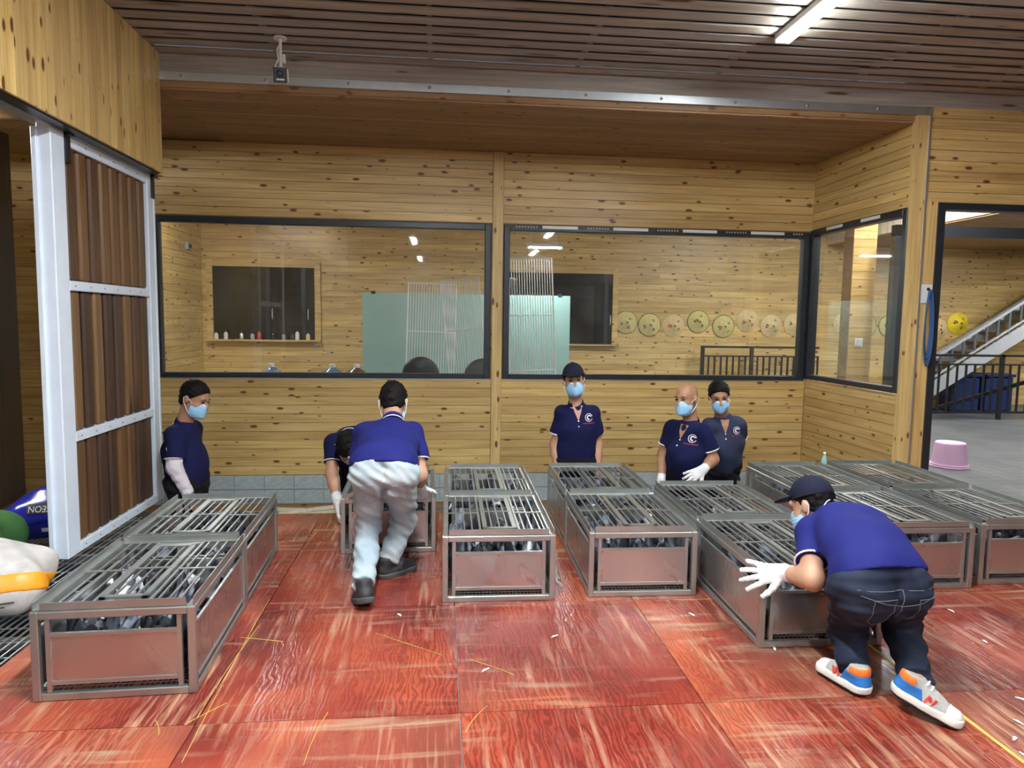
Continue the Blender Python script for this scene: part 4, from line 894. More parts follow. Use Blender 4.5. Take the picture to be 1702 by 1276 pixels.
def person(label, J, root, top='navy_cloth', bottom='black_cloth', skin='skin', b=1.0, hs=1.08, hair=None, cap_=False, mask=True, eyes=True, gloves={}, shoes='dark', logo=False, seed=1, hem=None, group=None, sleeve=0.62, long_sleeve=None, bare={}, beltn=None):
    R0 = V3(root); rt = empty('person', R0, 0, label, 'person')
    def put(name, me, parent=None):
        if parent is None: me.transform(Matrix.Translation(-R0)); return mesh_obj(name, me, None, rt)
        me.transform(Matrix.Translation(-R0)); return mesh_obj(name, me, None, parent)
    c, F, U, S = head_frame(J); M3 = np.stack([S, F, U], 1); fr = unit(J['front']); h = hs
    # body: one continuous skin surface
    s = SDF(0.03); torso_prims(s, J, b, -0.014, True); leg_prims(s, J, b, -0.020, False)
    s.cap(A(J['neck']), c - U * 0.05 * h - F * 0.018 * h, 0.060 * b, 0.054 * h, k=0.03); head_prims(s, J, h)
    for q in 'LR':
        sh_, el, wr = A(J['s' + q]), A(J['e' + q]), A(J['w' + q])
        s.cap(sh_, el, 0.053 * b, 0.044 * b, k=0.03); s.cap(el, el * 0.65 + wr * 0.35, 0.044 * b, 0.043 * b, k=0.03); s.cap(el * 0.65 + wr * 0.35, wr, 0.043 * b, 0.030 * b, k=0.02)
        hd = gloves.get(q) or bare.get(q) or dict(d=wr - el, n=fr, side=1)
        hand_prims(s, wr, hd['d'], hd['n'], hd['side'], hd.get('spread', 0.08), hd.get('curl', 0.3), hd.get('sc', 1.0), -0.0015 if q in gloves else 0.0)
    put('body', s.mesh('body', skin, 0.0075, 0.03))
    # polo shirt
    s = SDF(0.03); torso_prims(s, J, b, 0.010)
    hl, hr = A(J['hL']), A(J['hR']); hm_ = (hl + hr) / 2; s.cap(hl * 0.8 + hm_ * 0.2, hr * 0.8 + hm_ * 0.2, 0.116 * b, None, k=0.04); s.cap(hl * 0.8 + hm_ * 0.2 + (A(J['pel']) - hm_), hr * 0.8 + hm_ * 0.2 + (A(J['pel']) - hm_), 0.100 * b, None, k=0.05)
    trs = []; up = unit(A(J['neck']) - A(J['pel']))
    for q in 'LR':
        sh_, el = A(J['s' + q]), A(J['e' + q]); e = sh_ + (el - sh_) * sleeve; nk = A(J['neck'])
        flatcap(s, sh_ * 0.9 + nk * 0.1, e, 0.068 * b, 0.071 * b, k=0.035); trs.append(ring(B(), e, el - sh_, 0.0695 * b, 0.0045, 22))
    hm = A(J['pel']) - up * 0.17 if hem is None else A(hem)
    s.plane(hm, -(up if beltn is None else unit(beltn))); s.fold = folds(seed, 0.0075, 0.15, 5)
    sm = s.mesh('polo_shirt', top, 0.0075, 0.03); bv = bvh_of(sm); po = put('polo_shirt', sm)
    for q_ in trs: put('sleeve_trim', q_.mesh('sleeve_trim', 'print_white', True), po)
    # collar with a pale edge stripe
    nk = A(J['neck']); nd_ = unit(c - U * 0.05 * h - nk); a1 = unit(np.cross(nd_, fr)); a2 = np.cross(a1, nd_)
    cb = B(); vs = []; m = 22
    for r_, zz in ((0.076 * b, -0.012), (0.071 * b, 0.028), (0.066 * b, 0.030), (0.068 * b, -0.012)):
        for i in range(m):
            an = 2 * PI * i / m; vs.append(nk + (a1 * math.cos(an) + a2 * math.sin(an)) * r_ + nd_ * (zz * (1.0 + 0.25 * math.cos(an + PI / 2))))
    fro = [((a1 * math.cos(2 * PI * (j + 0.5) / m) + a2 * math.sin(2 * PI * (j + 0.5) / m)) @ fr) > 0.72 for j in range(m)]
    cb.add(vs, [(i * m + j, i * m + (j + 1) % m, (i + 1) * m + (j + 1) % m, (i + 1) * m + j) for i in range(3) for j in range(m) if not fro[j]])
    co = put('collar', cb.mesh('collar', top, True), po)
    ce_ = B(); pts = []
    af = math.atan2(float(a2 @ fr), float(a1 @ fr))
    for i in range(m + 1): an = af + 0.5 + (2 * PI - 1.0) * i / m; pts.append(nk + (a1 * math.cos(an) + a2 * math.sin(an)) * 0.077 * b + nd_ * (-0.010 * (1.0 + 0.25 * math.cos(an + PI / 2))))
    ce_.tube(pts, 0.0032, 5, cap=False); put('collar_stripe', ce_.mesh('collar_stripe', 'print_white', True), po)
    if logo:
        rgt = unit(np.cross(fr, up)); o0 = A(J['chest']) + up * 0.10 + rgt * logo * 0.085 * b + fr * 0.3
        def flat(poly): return drape(bv, [o0 - rgt * x + up * y for x, y in poly], None, -fr, 0.004)
        def arc(r0, r1, a0, a1_, n=16, cx=0, cy=0): return [(cx + r0 * math.cos(a0 + (a1_ - a0) * i / n), cy + r0 * math.sin(a0 + (a1_ - a0) * i / n)) for i in range(n + 1)] + [(cx + r1 * math.cos(a0 + (a1_ - a0) * i / n), cy + r1 * math.sin(a0 + (a1_ - a0) * i / n)) for i in range(n + 1)]
        lb = B(); n = 16
        for r0, r1, a0, a1_, cx, cy in ((0.029, 0.034, 0.3, 5.9, 0, 0), (0.011, 0.021, 0.9, 5.0, 0.002, 0), (0.006, 0.014, 0.2, 2.0, 0.010, 0.004)):
            # project in the bvh's own coordinates (world)
            lb.add(flat(arc(r0, r1, a0, a1_, n, cx, cy)), [(i, i + 1, n + 2 + i, n + 1 + i) for i in range(n)])
        put('chest_emblem', lb.mesh('chest_emblem', 'print_white'), po)
        rb = B(); 
        for q in range(12): x0 = -0.052 + q * 0.0088; rb.add(flat([(x0, -0.052), (x0 + 0.0065, -0.052), (x0 + 0.0065, -0.043), (x0, -0.043)]), [(0, 1, 2, 3)])
        put('chest_lettering', rb.mesh('chest_lettering', 'print_red'), po)
        for q in range(2):
            put('button', B().add(drape(bv, [nk - up * (0.130 + 0.045 * q) + fr * 0.3 + (rgt * math.cos(t) + up * math.sin(t)) * 0.006 for t in np.arange(0, 6.2, 0.785)], None, -fr, 0.005), [tuple(range(8))]).mesh('button', 'print_white'), po)
        nv = drape(bv, [nk - up * q + fr * 0.3 + rgt * w * sg for q, w in ((0.005, 0.040), (0.060, 0.026), (0.12, 0.004)) for sg in (-1, 1)], None, -fr, 0.004)
        put('open_neck', B().add(nv, [(0, 1, 3, 2), (2, 3, 5, 4)]).mesh('open_neck', skin), po)
    # trousers
    s = SDF(0.04); leg_prims(s, J, b, 0.006, True); s.plane((A(J['pel']) + up * 0.03) if hem is None else A(hem) + unit(beltn) * 0.012, up if beltn is None else unit(beltn)); s.fold = folds(seed + 5, 0.006, 0.12, 4, (0.2, 0.3, 1.0)) + folds(seed + 6, 0.0045, 0.06, 4, (0.4, 0.2, 1.0))
    hf = unit(J['hipfront'] if 'hipfront' in J else J['front']); mm = (A(J['hL']) + A(J['hR'])) / 2; sx = unit(A(J['hR']) - A(J['hL'])); gm = np.stack([sx, hf, np.cross(sx, hf)], 1)
    s.ell(mm - hf * 0.168 * b + np.cross(sx, hf) * -0.05, (0.010, 0.045, 0.09), gm, k=0.02, sub=True); s.ell(mm - hf * 0.02 - np.cross(sx, hf) * 0.17, (0.020, 0.14, 0.07), gm, k=0.03, sub=True)
    tm_ = s.mesh('trousers', bottom, 0.0075, 0.03); tb = bvh_of(tm_); to = put('trousers', tm_)
    # long pale sleeve
    if long_sleeve:
        q = long_sleeve; s = SDF(0.02); sh_, el, wr = A(J['s' + q]), A(J['e' + q]), A(J['w' + q])
        s.cap(sh_ + (el - sh_) * 0.45, el, 0.062 * b, 0.056 * b); flatcap(s, el, wr, 0.056 * b, 0.042 * b); s.fold = folds(seed + 9, 0.003, 0.05, 4); put('arm_sleeve', s.mesh('arm_sleeve', 'sleeve_cloth', 0.006, 0.02))
    # hair or cap
    if hair:
        ho = -0.004 if cap_ else 0.0
        s = SDF(0.02); s.ell(c + (U * 0.036 - F * 0.014) * h, np.array((0.083, 0.104, 0.098)) * h + ho, M3).ell(c + (-F * 0.045 - U * 0.02) * h, np.array((0.066, 0.055, 0.07)) * h + ho, M3)
        s.plane(c + (F * 0.074 + U * (0.070 if hair != 'short' else 0.078)) * h, F * 0.74 - U * 0.67); s.fold = folds(seed + 3, 0.0045, 0.03, 6); put('hair', s.mesh('hair', 'hair', 0.0055, 0.02))
    if cap_:
        s = SDF(0.01); s.ell(c + (U * 0.040 - F * 0.012) * h, np.array((0.083, 0.103, 0.098)) * h, M3).plane(c + (U * 0.046) * h, -U + F * 0.10)
        cp_ = put('cap', s.mesh('cap', 'cap_cloth', 0.0055, 0.02))
        s = SDF(0.01); tilt = unit(F - U * 0.06); M4 = np.stack([S, tilt, np.cross(S, tilt)], 1); s.ell(c + (F * 0.098 + U * 0.056) * h, np.array((0.076, 0.074, 0.009)) * h, M4).plane(c + F * 0.070 * h, -F); put('brim', s.mesh('brim', 'cap_cloth', 0.005, 0.02), cp_)
        put('button', B().lathe([(0.010, 0), (0.010, 0.003), (0.004, 0.006)], 10, (0, 0, 0)).mesh('button', 'cap_cloth'), cp_).matrix_local = Matrix.Translation(V3(c + U * 0.137 * h - F * 0.012 * h) ) if False else Matrix.Translation(V3(c + U * 0.137 * h - F * 0.012 * h))
        put('strap', ring(B(), c + (-F * 0.012 + U * 0.045) * h, U, 0.0865 * h, 0.006, 24).mesh('strap', 'black_cloth', True), cp_).scale = (1, 1, 1)
    if mask:
        s = SDF(0.012); s.ell(c + (F * 0.036 - U * 0.056) * h, np.array((0.066, 0.072, 0.074)) * h, M3).cap(c + (F * 0.095 - U * 0.028) * h, c + (F * 0.092 - U * 0.085) * h, 0.016 * h, 0.022 * h, k=0.03)
        for n_, p_ in ((U - F * 0.08, F * 0.06 - U * 0.004), (-U, F * 0.06 - U * 0.118), (-F, F * 0.022 - U * 0.05)): s.plane(c + p_ * h, n_)
        s.fold = [(0.0016, tuple(U * 420), 0.0)]
        mk = put('face_mask', s.mesh('face_mask', 'mask_blue', 0.0045, 0.015))
        s = SDF(0.012); s.ell(c + (F * 0.036 - U * 0.056) * h, np.array((0.0665, 0.0728, 0.0745)) * h, M3).cap(c + (F * 0.095 - U * 0.028) * h, c + (F * 0.092 - U * 0.085) * h, 0.0168 * h, 0.0228 * h, k=0.03)
        for n_, p_ in ((U - F * 0.08, F * 0.06 - U * 0.002), (-U, F * 0.06 - U * 0.015), (-F, F * 0.030 - U * 0.05)): s.plane(c + p_ * h, n_)
        put('nose_strip', s.mesh('nose_strip', 'mask_white', 0.0045, 0.015), mk)
        for q in (-1, 1):
            e0 = c + (S * 0.083 * q - F * 0.022 + U * 0.016) * h; e1 = c + (S * 0.083 * q - F * 0.026 - U * 0.026) * h
            put('ear_loop', B().tube([c + (S * 0.063 * q + F * 0.032 - U * 0.022) * h, c + (S * 0.080 * q + F * 0.004 + U * 0.004) * h, e0, c + (S * 0.086 * q - F * 0.034) * h, e1, c + (S * 0.076 * q + F * 0.004 - U * 0.06) * h, c + (S * 0.058 * q + F * 0.032 - U * 0.098) * h], 0.0025, 5).mesh('ear_loop', 'mask_white', True), mk)
    if eyes:
        for q in (-1, 1):
            s = SDF(0.004); s.ell(c + (F * 0.083 + U * 0.010 + S * 0.031 * q) * h, np.array((0.0135, 0.008, 0.0055)) * h, M3); put('eye', s.mesh('eye', 'eye_dark', 0.0025, 0.006))
            put('eyebrow', B().tube([c + (F * 0.088 + U * 0.030 + S * 0.015 * q) * h, c + (F * 0.088 + U * 0.035 + S * 0.032 * q) * h, c + (F * 0.076 + U * 0.030 + S * 0.050 * q) * h], [0.003, 0.0042, 0.002], 6).mesh('eyebrow', 'hair', True))
    for q, hd in gloves.items():
        wr, el = A(J['w' + q]), A(J['e' + q]); s = SDF(0.012); hand_prims(s, wr, hd['d'], hd['n'], hd['side'], hd.get('spread', 0.08), hd.get('curl', 0.3), hd.get('sc', 1.08), 0.0025, 0.008)
        bk = unit(el - wr); s.cap(wr + unit(hd['d']) * 0.02, wr, 0.032, 0.034, k=0.015); flatcap(s, wr, wr + bk * 0.045, 0.034, 0.036, k=0.012); s.fold = folds(seed + 2, 0.0012, 0.02, 4)
        gl = put('glove', s.mesh('glove', 'white_cloth', 0.004, 0.015)); put('cuff', ring(B(), wr + bk * 0.043, bk, 0.035, 0.004, 18).mesh('cuff', 'white_cloth', True), gl)
    if shoes:
        for q in 'LR': shoe(rt, shoes, J['a' + q], J['f' + q], J.get('p' + q, 0.0))
    return rt, to, tb, po, bv
def seam(root_obj, parent, bvh, pts, d, r=0.0022, mat='stitch', name='stitching', n=8):
    """line of stitching laid on cloth"""
    P = []
    for a, b in zip(pts, pts[1:]):
        for i in range(n): P.append(V3(a).lerp(V3(b), i / n))
    P.append(V3(pts[-1])); Q = drape(bvh, P, None, d, 0.001); me = B().tube(Q, r, 5).mesh(name, mat, True); return mesh_obj(name, me, None, parent)

# standing people in the pit behind the crates
def legs_standing(x, y, dx, dy, hz=0.34):
    n = math.hypot(dx, dy); fx, fy = dx / n, dy / n; rx, ry = -fy, fx       # side axis
    w = 0.10; J = {}
    for q, sg in (('L', -1), ('R', 1)):
        J['h' + q] = (x + rx * w * sg * 0.9, y + ry * w * sg * 0.9, hz); J['k' + q] = (x + rx * w * sg + fx * 0.02, y + ry * w * sg + fy * 0.02, hz - 0.40); J['a' + q] = (x + rx * w * sg - fx * 0.02, y + ry * w * sg - fy * 0.02, PIT + 0.088); J['f' + q] = (fx + rx * 0.25 * sg, fy + ry * 0.25 * sg, 0)
    return J
J = dict(pel=(1.150, 5.82, 0.42), chest=(1.160, 5.80, 0.605), neck=(1.142, 5.80, 0.808), head=(1.112, 5.77, 1.010), face=(-0.10, -1, -0.02), hup=(-0.10, 0, 1), front=(0, -1, 0.02), sL=(1.022, 5.81, 0.722), sR=(1.302, 5.81, 0.722), eL=(0.972, 5.84, 0.455), eR=(1.342, 5.84, 0.455), wL=(0.985, 5.76, 0.25), wR=(1.330, 5.76, 0.25)); J.update(legs_standing(1.15, 5.83, 0, -1))
person('person in a black cap, blue mask and navy polo standing by the wall', J, (1.15, 5.83, PIT), hair='long', cap_=True, logo=-1, b=0.90, hs=1.10, seed=2, bare={'L': dict(d=(0, -0.1, -1), n=(-1, 0, 0), side=1), 'R': dict(d=(0, -0.1, -1), n=(1, 0, 0), side=-1)})
J = dict(pel=(-1.955, 5.63, 0.28), chest=(-1.990, 5.64, 0.470), neck=(-1.968, 5.63, 0.668), head=(-1.878, 5.61, 0.868), face=(0.93, -0.22, -0.42), hup=(0.3, 0, 1), front=(0.97, -0.22, 0.0), sL=(-1.985, 5.475, 0.592), sR=(-1.955, 5.80, 0.596), eL=(-1.975, 5.42, 0.375), eR=(-2.00, 5.86, 0.34), wL=(-1.880, 5.43, 0.165), wR=(-1.97, 5.84, 0.12), belly=0.8); J.update(legs_standing(-1.95, 5.63, 0.97, -0.22, 0.22))
person('person with short black hair, blue mask and pale arm sleeve beside the sliding door', J, (-2.0, 5.63, PIT), hair='short', b=1.0, hs=1.10, seed=3, long_sleeve='L', skin='skin_tan', sleeve=0.72, eyes=True, bare={'L': dict(d=(0.5, 0, -0.9), n=(0, -1, 0), side=1), 'R': dict(d=(0.5, 0, -0.9), n=(0, 1, 0), side=-1)})
J = dict(pel=(2.09, 5.73, 0.30), chest=(2.10, 5.71, 0.460), neck=(2.108, 5.70, 0.662), head=(2.052, 5.67, 0.868), face=(-0.82, -0.58, -0.12), hup=(-0.1, 0, 1), front=(-0.80, -0.60, 0.0), sL=(1.985, 5.83, 0.590), sR=(2.190, 5.575, 0.590), eL=(1.93, 5.86, 0.37), eR=(2.262, 5.57, 0.375), wL=(1.88, 5.74, 0.17), wR=(2.135, 5.455, 0.315), belly=1.0); J.update(legs_standing(2.09, 5.75, -0.8, -0.6, 0.24))
person('bald person in a mask resting a white gloved hand at the waist', J, (2.09, 5.75, PIT), hair=None, logo=-1, b=1.02, hs=1.10, seed=4, skin='skin_tan', gloves={'R': dict(d=(-1, -0.25, -0.45), n=(0.1, -0.9, 0.55), side=-1, spread=0.16, curl=0.25), 'L': dict(d=(-0.3, -0.2, -1), n=(-1, 0, 0), side=1)})
J = dict(pel=(2.52, 6.04, 0.30), chest=(2.535, 6.02, 0.460), neck=(2.510, 6.0, 0.660), head=(2.452, 5.955, 0.860), face=(-0.25, -1, -0.30), hup=(-0.15, -0.1, 1), front=(-0.12, -1, 0.05), sL=(2.385, 6.0, 0.585), sR=(2.665, 6.0, 0.598), eL=(2.33, 6.10, 0.40), eR=(2.725, 6.10, 0.42), wL=(2.44, 6.22, 0.27), wR=(2.62, 6.22, 0.27), belly=0.6); J.update(legs_standing(2.52, 6.06, -0.12, -1, 0.24))
person('person with black hair in a faded slate polo, hands behind the back', J, (2.52, 6.06, PIT), top='slate_cloth', hair='full', logo=-1, b=1.0, hs=1.10, seed=6, skin='skin_tan', bare={'L': dict(d=(0.8, 0, -0.6), n=(0, 1, 0), side=1), 'R': dict(d=(-0.8, 0, -0.6), n=(0, 1, 0), side=-1)})
J = dict(pel=(-0.64, 5.86, 0.34), chest=(-0.66, 5.56, 0.535), neck=(-0.675, 5.37, 0.610), head=(-0.665, 5.20, 0.560), face=(0.15, -0.25, -0.95), hup=(0.1, -0.95, 0.25), front=(0, -0.45, -0.9), sL=(-0.806, 5.41, 0.555), sR=(-0.53, 5.43, 0.555), eL=(-0.800, 5.27, 0.345), eR=(-0.47, 5.40, 0.46), wL=(-0.738, 5.11, 0.195), wR=(-0.45, 5.40, 0.47)); J.update(legs_standing(-0.64, 5.88, 0, -1, 0.28)); J['wR'] = (-0.40, 5.36, 0.43); J['eR'] = (-0.50, 5.50, 0.42)
person('person in dark navy polo bending down behind the person in pale jeans', J, (-0.64, 5.88, PIT), hair='full', b=0.95, hs=1.08, seed=7, mask=True, gloves={'L': dict(d=(0.06, -0.2, -1), n=(-1, -0.2, 0), side=1, spread=0.02, curl=0.12, sc=0.95), 'R': dict(d=(0, -0.8, -0.3), n=(0, 0, 1), side=-1, curl=0.5)})
# man in pale jeans lifting the crate
J = dict(pel=(-0.300, 3.87, 0.72), chest=(-0.305, 4.20, 0.772), neck=(-0.293, 4.43, 0.850), head=(-0.298, 4.58, 0.960), face=(0.05, 0.80, -0.60), hup=(0, 0.55, 0.83), front=(0, 0.35, -0.93), hipfront=(0, 0.85, -0.4), sL=(-0.468, 4.35, 0.785), sR=(-0.152, 4.35, 0.785), eL=(-0.500, 4.32, 0.56), eR=(-0.118, 4.24, 0.560), wL=(-0.49, 4.44, 0.43), wR=(-0.122, 4.385, 0.455),
         hL=(-0.382, 3.86, 0.665), hR=(-0.215, 3.86, 0.665), kL=(-0.412, 4.07, 0.290), aL=(-0.392, 3.63, 0.115), kR=(-0.212, 4.18, 0.300), aR=(-0.296, 4.06, 0.092), fL=(-0.30, 1, 0), fR=(0.75, 0.65, 0), pL=0.35, pR=0.0)
rt, to, tb, po, bv = person('person in pale blue jeans bending over a crate, back turned', J, (-0.33, 3.9, 0), top='royal_cloth', bottom='denim_pale', hair='full', b=0.98, hs=1.06, seed=11, eyes=False, hem=(-0.300, 3.80, 0.715), beltn=(0, 0.42, 0.90), gloves={'R': dict(d=(0.05, 0.55, -0.85), n=(0.15, -0.8, -0.5), side=-1, spread=0.05, curl=0.45), 'L': dict(d=(0, 0.5, -0.85), n=(0, -0.85, -0.5), side=1, curl=0.45)})
def L_(rt, pts): return [V3(p) - rt.location for p in pts]
def stitch(rt, to, tb, pts, d, mat): 
    P = []
    for a, b_ in zip(pts, pts[1:]):
        for i in range(8): P.append(V3(a).lerp(V3(b_), i / 8))
    P.append(V3(pts[-1])); Q = [q - rt.location for q in drape(tb, P, None, d, 0.0012)]
    mesh_obj('stitching', B().tube(Q, 0.0014, 5).mesh('stitching', mat, True), None, to)
for x0, x1 in ((-0.425, -0.345), (-0.255, -0.175)):
    stitch(rt, to, tb, [(x0, 3.3, 0.665), (x1, 3.3, 0.672), (x1, 3.3, 0.575), ((x0 + x1) / 2, 3.3, 0.555), (x0, 3.3, 0.575), (x0, 3.3, 0.665)], (0, 1, -0.12), 'stitch_pale')
stitch(rt, to, tb, [(-0.300, 3.3, 0.72), (-0.300, 3.3, 0.56)], (0, 1, -0.12), 'stitch_pale')
# man in dark jeans and bright sneakers pushing the front crate
J = dict(pel=(1.765, 2.60, 0.515), chest=(1.828, 2.88, 0.580), neck=(1.815, 3.04, 0.615), head=(1.772, 3.135, 0.640), face=(-0.50, 0.76, -0.42), hup=(-0.1, 0.35, 0.93), front=(-0.05, 0.25, -0.96), hipfront=(0, 0.9, -0.3), sL=(1.668, 2.955, 0.545), sR=(2.03, 3.06, 0.555), eL=(1.578, 2.755, 0.425), eR=(2.14, 3.02, 0.40), wL=(1.548, 2.935, 0.390), wR=(2.06, 3.08, 0.42), arch=0.02,
         hL=(1.665, 2.585, 0.455), hR=(1.858, 2.585, 0.455), kL=(1.790, 2.83, 0.165), aL=(1.706, 2.62, 0.092), kR=(2.010, 2.78, 0.185), aR=(1.838, 2.43, 0.135), fL=(-0.30, 1.0, 0), fR=(0.62, -0.55, 0), pL=0.0, pR=0.32)
rt, to, tb, po, bv = person('person in dark jeans, cap and bright sneakers stooping to push a crate', J, (1.78, 2.6, 0), top='royal_cloth', bottom='denim_dark', hair='short', cap_=True, b=1.0, hs=1.04, seed=15, eyes=False, shoes='bright', hem=(1.765, 2.52, 0.545), beltn=(0, 0.55, 0.83), sleeve=0.60,
    gloves={'L': dict(d=(-0.95, 0.35, -0.15), n=(-0.25, -0.75, 0.6), side=-1, spread=0.26, curl=0.10, sc=1.1), 'R': dict(d=(-0.1, 0.9, -0.2), n=(0, 0, 1), side=-1, curl=0.3)})
for x0, x1 in ((1.655, 1.750), (1.835, 1.925)):
    stitch(rt, to, tb, [(x0, 2.0, 0.50), (x1, 2.0, 0.50), (x1 - 0.01, 2.0, 0.40), ((x0 + x1) / 2, 2.0, 0.375), (x0 + 0.01, 2.0, 0.40), (x0, 2.0, 0.50)], (0, 1, -0.1), 'stitch')
stitch(rt, to, tb, [(1.775, 2.0, 0.535), (1.775, 2.0, 0.42)], (0, 1, -0.1), 'stitch')
stitch(rt, to, tb, [(1.60, 2.0, 0.535), (1.93, 2.0, 0.535)], (0, 1, -0.1), 'stitch')
stitch(rt, to, tb, [(1.61, 2.0, 0.515), (1.70, 2.0, 0.485), (1.775, 2.0, 0.47), (1.85, 2.0, 0.485), (1.925, 2.0, 0.515)], (0, 1, -0.1), 'stitch')
# ------------------------------------------------------------------ things in the hall behind the glass
def tex_flower(b, bvh, c, d, r, col_r):
    pass
HATX = [(3.365, 1.50, 'hat_straw', 'paint_purple', 'with purple flowers beside the dark window'), (3.80, 1.46, 'hat_straw', 'paint_purple', 'with a low purple flower, second from the dark window'),
        (4.25, 1.45, 'hat_pale', 'paint_red', 'with a red block beside its tip'), (4.72, 1.53, 'hat_straw', 'paint_olive', 'with olive leaves beside the red-marked hat'),
        (5.20, 1.45, 'hat_straw', 'paint_olive', 'with olive sprigs hanging low above the black rail'), (5.66, 1.56, 'hat_pale', 'paint_red', 'hung highest, with a red flower'),
        (6.12, 1.47, 'hat_pale', 'paint_brown', 'with brown marks between two other hats'), (6.58, 1.50, 'hat_pale', 'paint_olive', 'at the end of the row behind the large panes'),
        (7.55, 1.53, 'hat_pale', 'paint_olive', 'behind the boarded column'), (7.99, 1.49, 'hat_straw', 'paint_brown', 'behind the side window glass, brown speckled'), (8.45, 1.50, 'hat_straw', 'paint_olive', 'behind the side window glass with olive leaves'),
        (9.43, 1.45, 'hat_pale', 'paint_brown', 'in pale straw beside the bright yellow hat'), (9.84, 1.57, 'hat_yellow', 'paint_brown', 'in bright yellow beside the staircase')]
for x, z, m, pm, wh_ in HATX:
    h = empty('conical_hat', (x, YH - 0.022, z), 0, 'conical straw hat on the wall ' + wh_, 'hat', 'conical hats along the hall wall')
    R_ = 0.205; T = 0.115
    def onhat(u, v, lift=0.004): rr = math.hypot(u, v); return (u, -(T * (1 - rr / R_) + lift), v)
    n = 36; vs = []; fs = []
    for rr, dy in ((R_, 0.0), (R_, -0.008), (R_ * 0.5, -T * 0.5 - 0.004), (0.02, -T * 0.92), (0.004, -T - 0.004)):
        for j in range(n): a = 2 * PI * j / n; vs.append((rr * math.cos(a), dy, rr * math.sin(a)))
    for i in range(4):
        for j in range(n): fs.append((i * n + j, i * n + (j + 1) % n, (i + 1) * n + (j + 1) % n, (i + 1) * n + j))
    fs.append(tuple(range(n))); fs.append(tuple(4 * n + j for j in range(n))); B().add(vs, fs).obj('cone', m, h, True)
    ring(B(), (0, -0.006, 0), (0, 1, 0), R_, 0.007, 36).obj('rim', 'paint_olive' if m == 'hat_straw' else m, h, True)
    B().lathe([(0.018, 0), (0.016, 0.010), (0.004, 0.016)], 10).obj('tip', 'paint_brown', h).matrix_local = Matrix.Translation((0, -T * 0.93, 0)) @ Matrix.Rotation(PI / 2, 4, 'X')
    rn = random.Random(x)
    for cu, cv, s_ in ((-0.09, -0.01, 0.042), (0.06, -0.08, 0.034), (0.05, 0.085, 0.028)):
        fl = B(); cu += rn.uniform(-.03, .03); cv += rn.uniform(-.03, .03)
        for q in range(5):
            a = q * 2 * PI / 5 + rn.random(); pc = (cu + math.cos(a) * s_ * 0.55, cv + math.sin(a) * s_ * 0.55)
            fl.add([onhat(pc[0] + math.cos(t) * s_ * 0.42, pc[1] + math.sin(t) * s_ * 0.34, 0.005) for t in np.arange(0, 6.2, 0.9)], [tuple(range(7))])
        fl.obj('painted_flower', pm if s_ > 0.03 else 'paint_olive', h)
# green glass writing board on a stand
bd = empty('glass_board', (0.42, 10.6, 0), 0, 'pale green glass writing board on a stand behind the windows', 'board')
B().box(-1.56, 1.54, -0.012, 0.0, 0.55, 1.885).obj('panel', 'board_green', bd)
for x in (-1.4, 1.38):
    B().bar((x, 0.03, 0.04), (x, 0.03, 1.86), 0.04, 0.04).obj('upright', 'galvanized', bd); B().bar((x, -0.28, 0.02), (x, 0.30, 0.02), 0.05, 0.04).obj('foot', 'galvanized', bd); B().box(x - 0.03, x + 0.03, -0.02, 0.02, 1.87, 1.91).obj('clip', 'black_plastic', bd)
# white wire racks built behind the panes to stand for reflections in the glass
def reflected_rack(x, y, z0, w, hgt, lean, yaw, label, n):
    r = empty('reflected_rack', (x, y, z0), yaw, label, 'rack')
    M = Matrix.Rotation(lean, 4, 'Y')
    def p(u, v): q = M @ V3((u, 0, v)); return (q.x, 0.18 * (v / hgt), q.z)
    for u in (0, w): B().tube([p(u, 0), p(u, hgt)], 0.011, 6).obj('side_bar', 'white_plastic', r)
    for v in (0.02, hgt * 0.33, hgt * 0.66, hgt): B().tube([p(0, v), p(w, v)], 0.009, 6).obj('cross_bar', 'white_plastic', r)
    for i in range(1, n): u = w * i / n; B().tube([p(u, 0.02), p(u, hgt)], 0.006, 5).obj('wire', 'white_plastic', r)
reflected_rack(-0.50, 10.05, 0.0, 0.68, 2.02, 0.03, 0.05, 'reflection of a white wire rack, modelled upright before the green board', 18)
reflected_rack(0.20, 9.75, 0.0, 0.52, 2.05, -0.10, -0.1, 'reflection of a white wire rack, modelled tilted beside the wall post', 15)
reflected_rack(1.02, 9.9, 0.0, 0.66, 2.38, -0.04, 0.0, 'reflection of a tall white wire rack, modelled before the second dark window', 18)
# office chairs whose backs rise just above the sill
for x, y, l in ((-0.25, 9.3, 'black office chair in front of the green board, nearer the left reflected rack'), (0.55, 9.0, 'black office chair behind the wall post')):
    c_ = empty('office_chair', (x, y, 0), 0, l, 'chair'); s = SDF(0.02); s.ell((0, 0.0, 0.78), (0.25, 0.05, 0.24)); mesh_obj('backrest', s.mesh('backrest', 'black_plastic', 0.02, 0.04), None, c_)
    B().box(-0.24, 0.24, -0.42, 0.02, 0.44, 0.52, 0.03).obj('seat', 'black_plastic', c_); B().tube([(0, -0.2, 0.05), (0, -0.2, 0.45)], 0.03, 8).obj('column', 'black_plastic', c_); B().bar((0, 0.02, 0.46), (0, 0.05, 0.62), 0.08, 0.03).obj('back_support', 'black_plastic', c_)
    for q in range(5): a = q * 2 * PI / 5; B().bar((0, -0.2, 0.06), (math.cos(a) * 0.28, -0.2 + math.sin(a) * 0.28, 0.05), 0.05, 0.035).obj('leg', 'black_plastic', c_)
    for q in range(5): a = q * 2 * PI / 5; B().lathe([(0.02, 0), (0.03, 0.012), (0.02, 0.03)], 8, (math.cos(a) * 0.28, -0.2 + math.sin(a) * 0.28, 0.0)).obj('castor', 'black_plastic', c_)
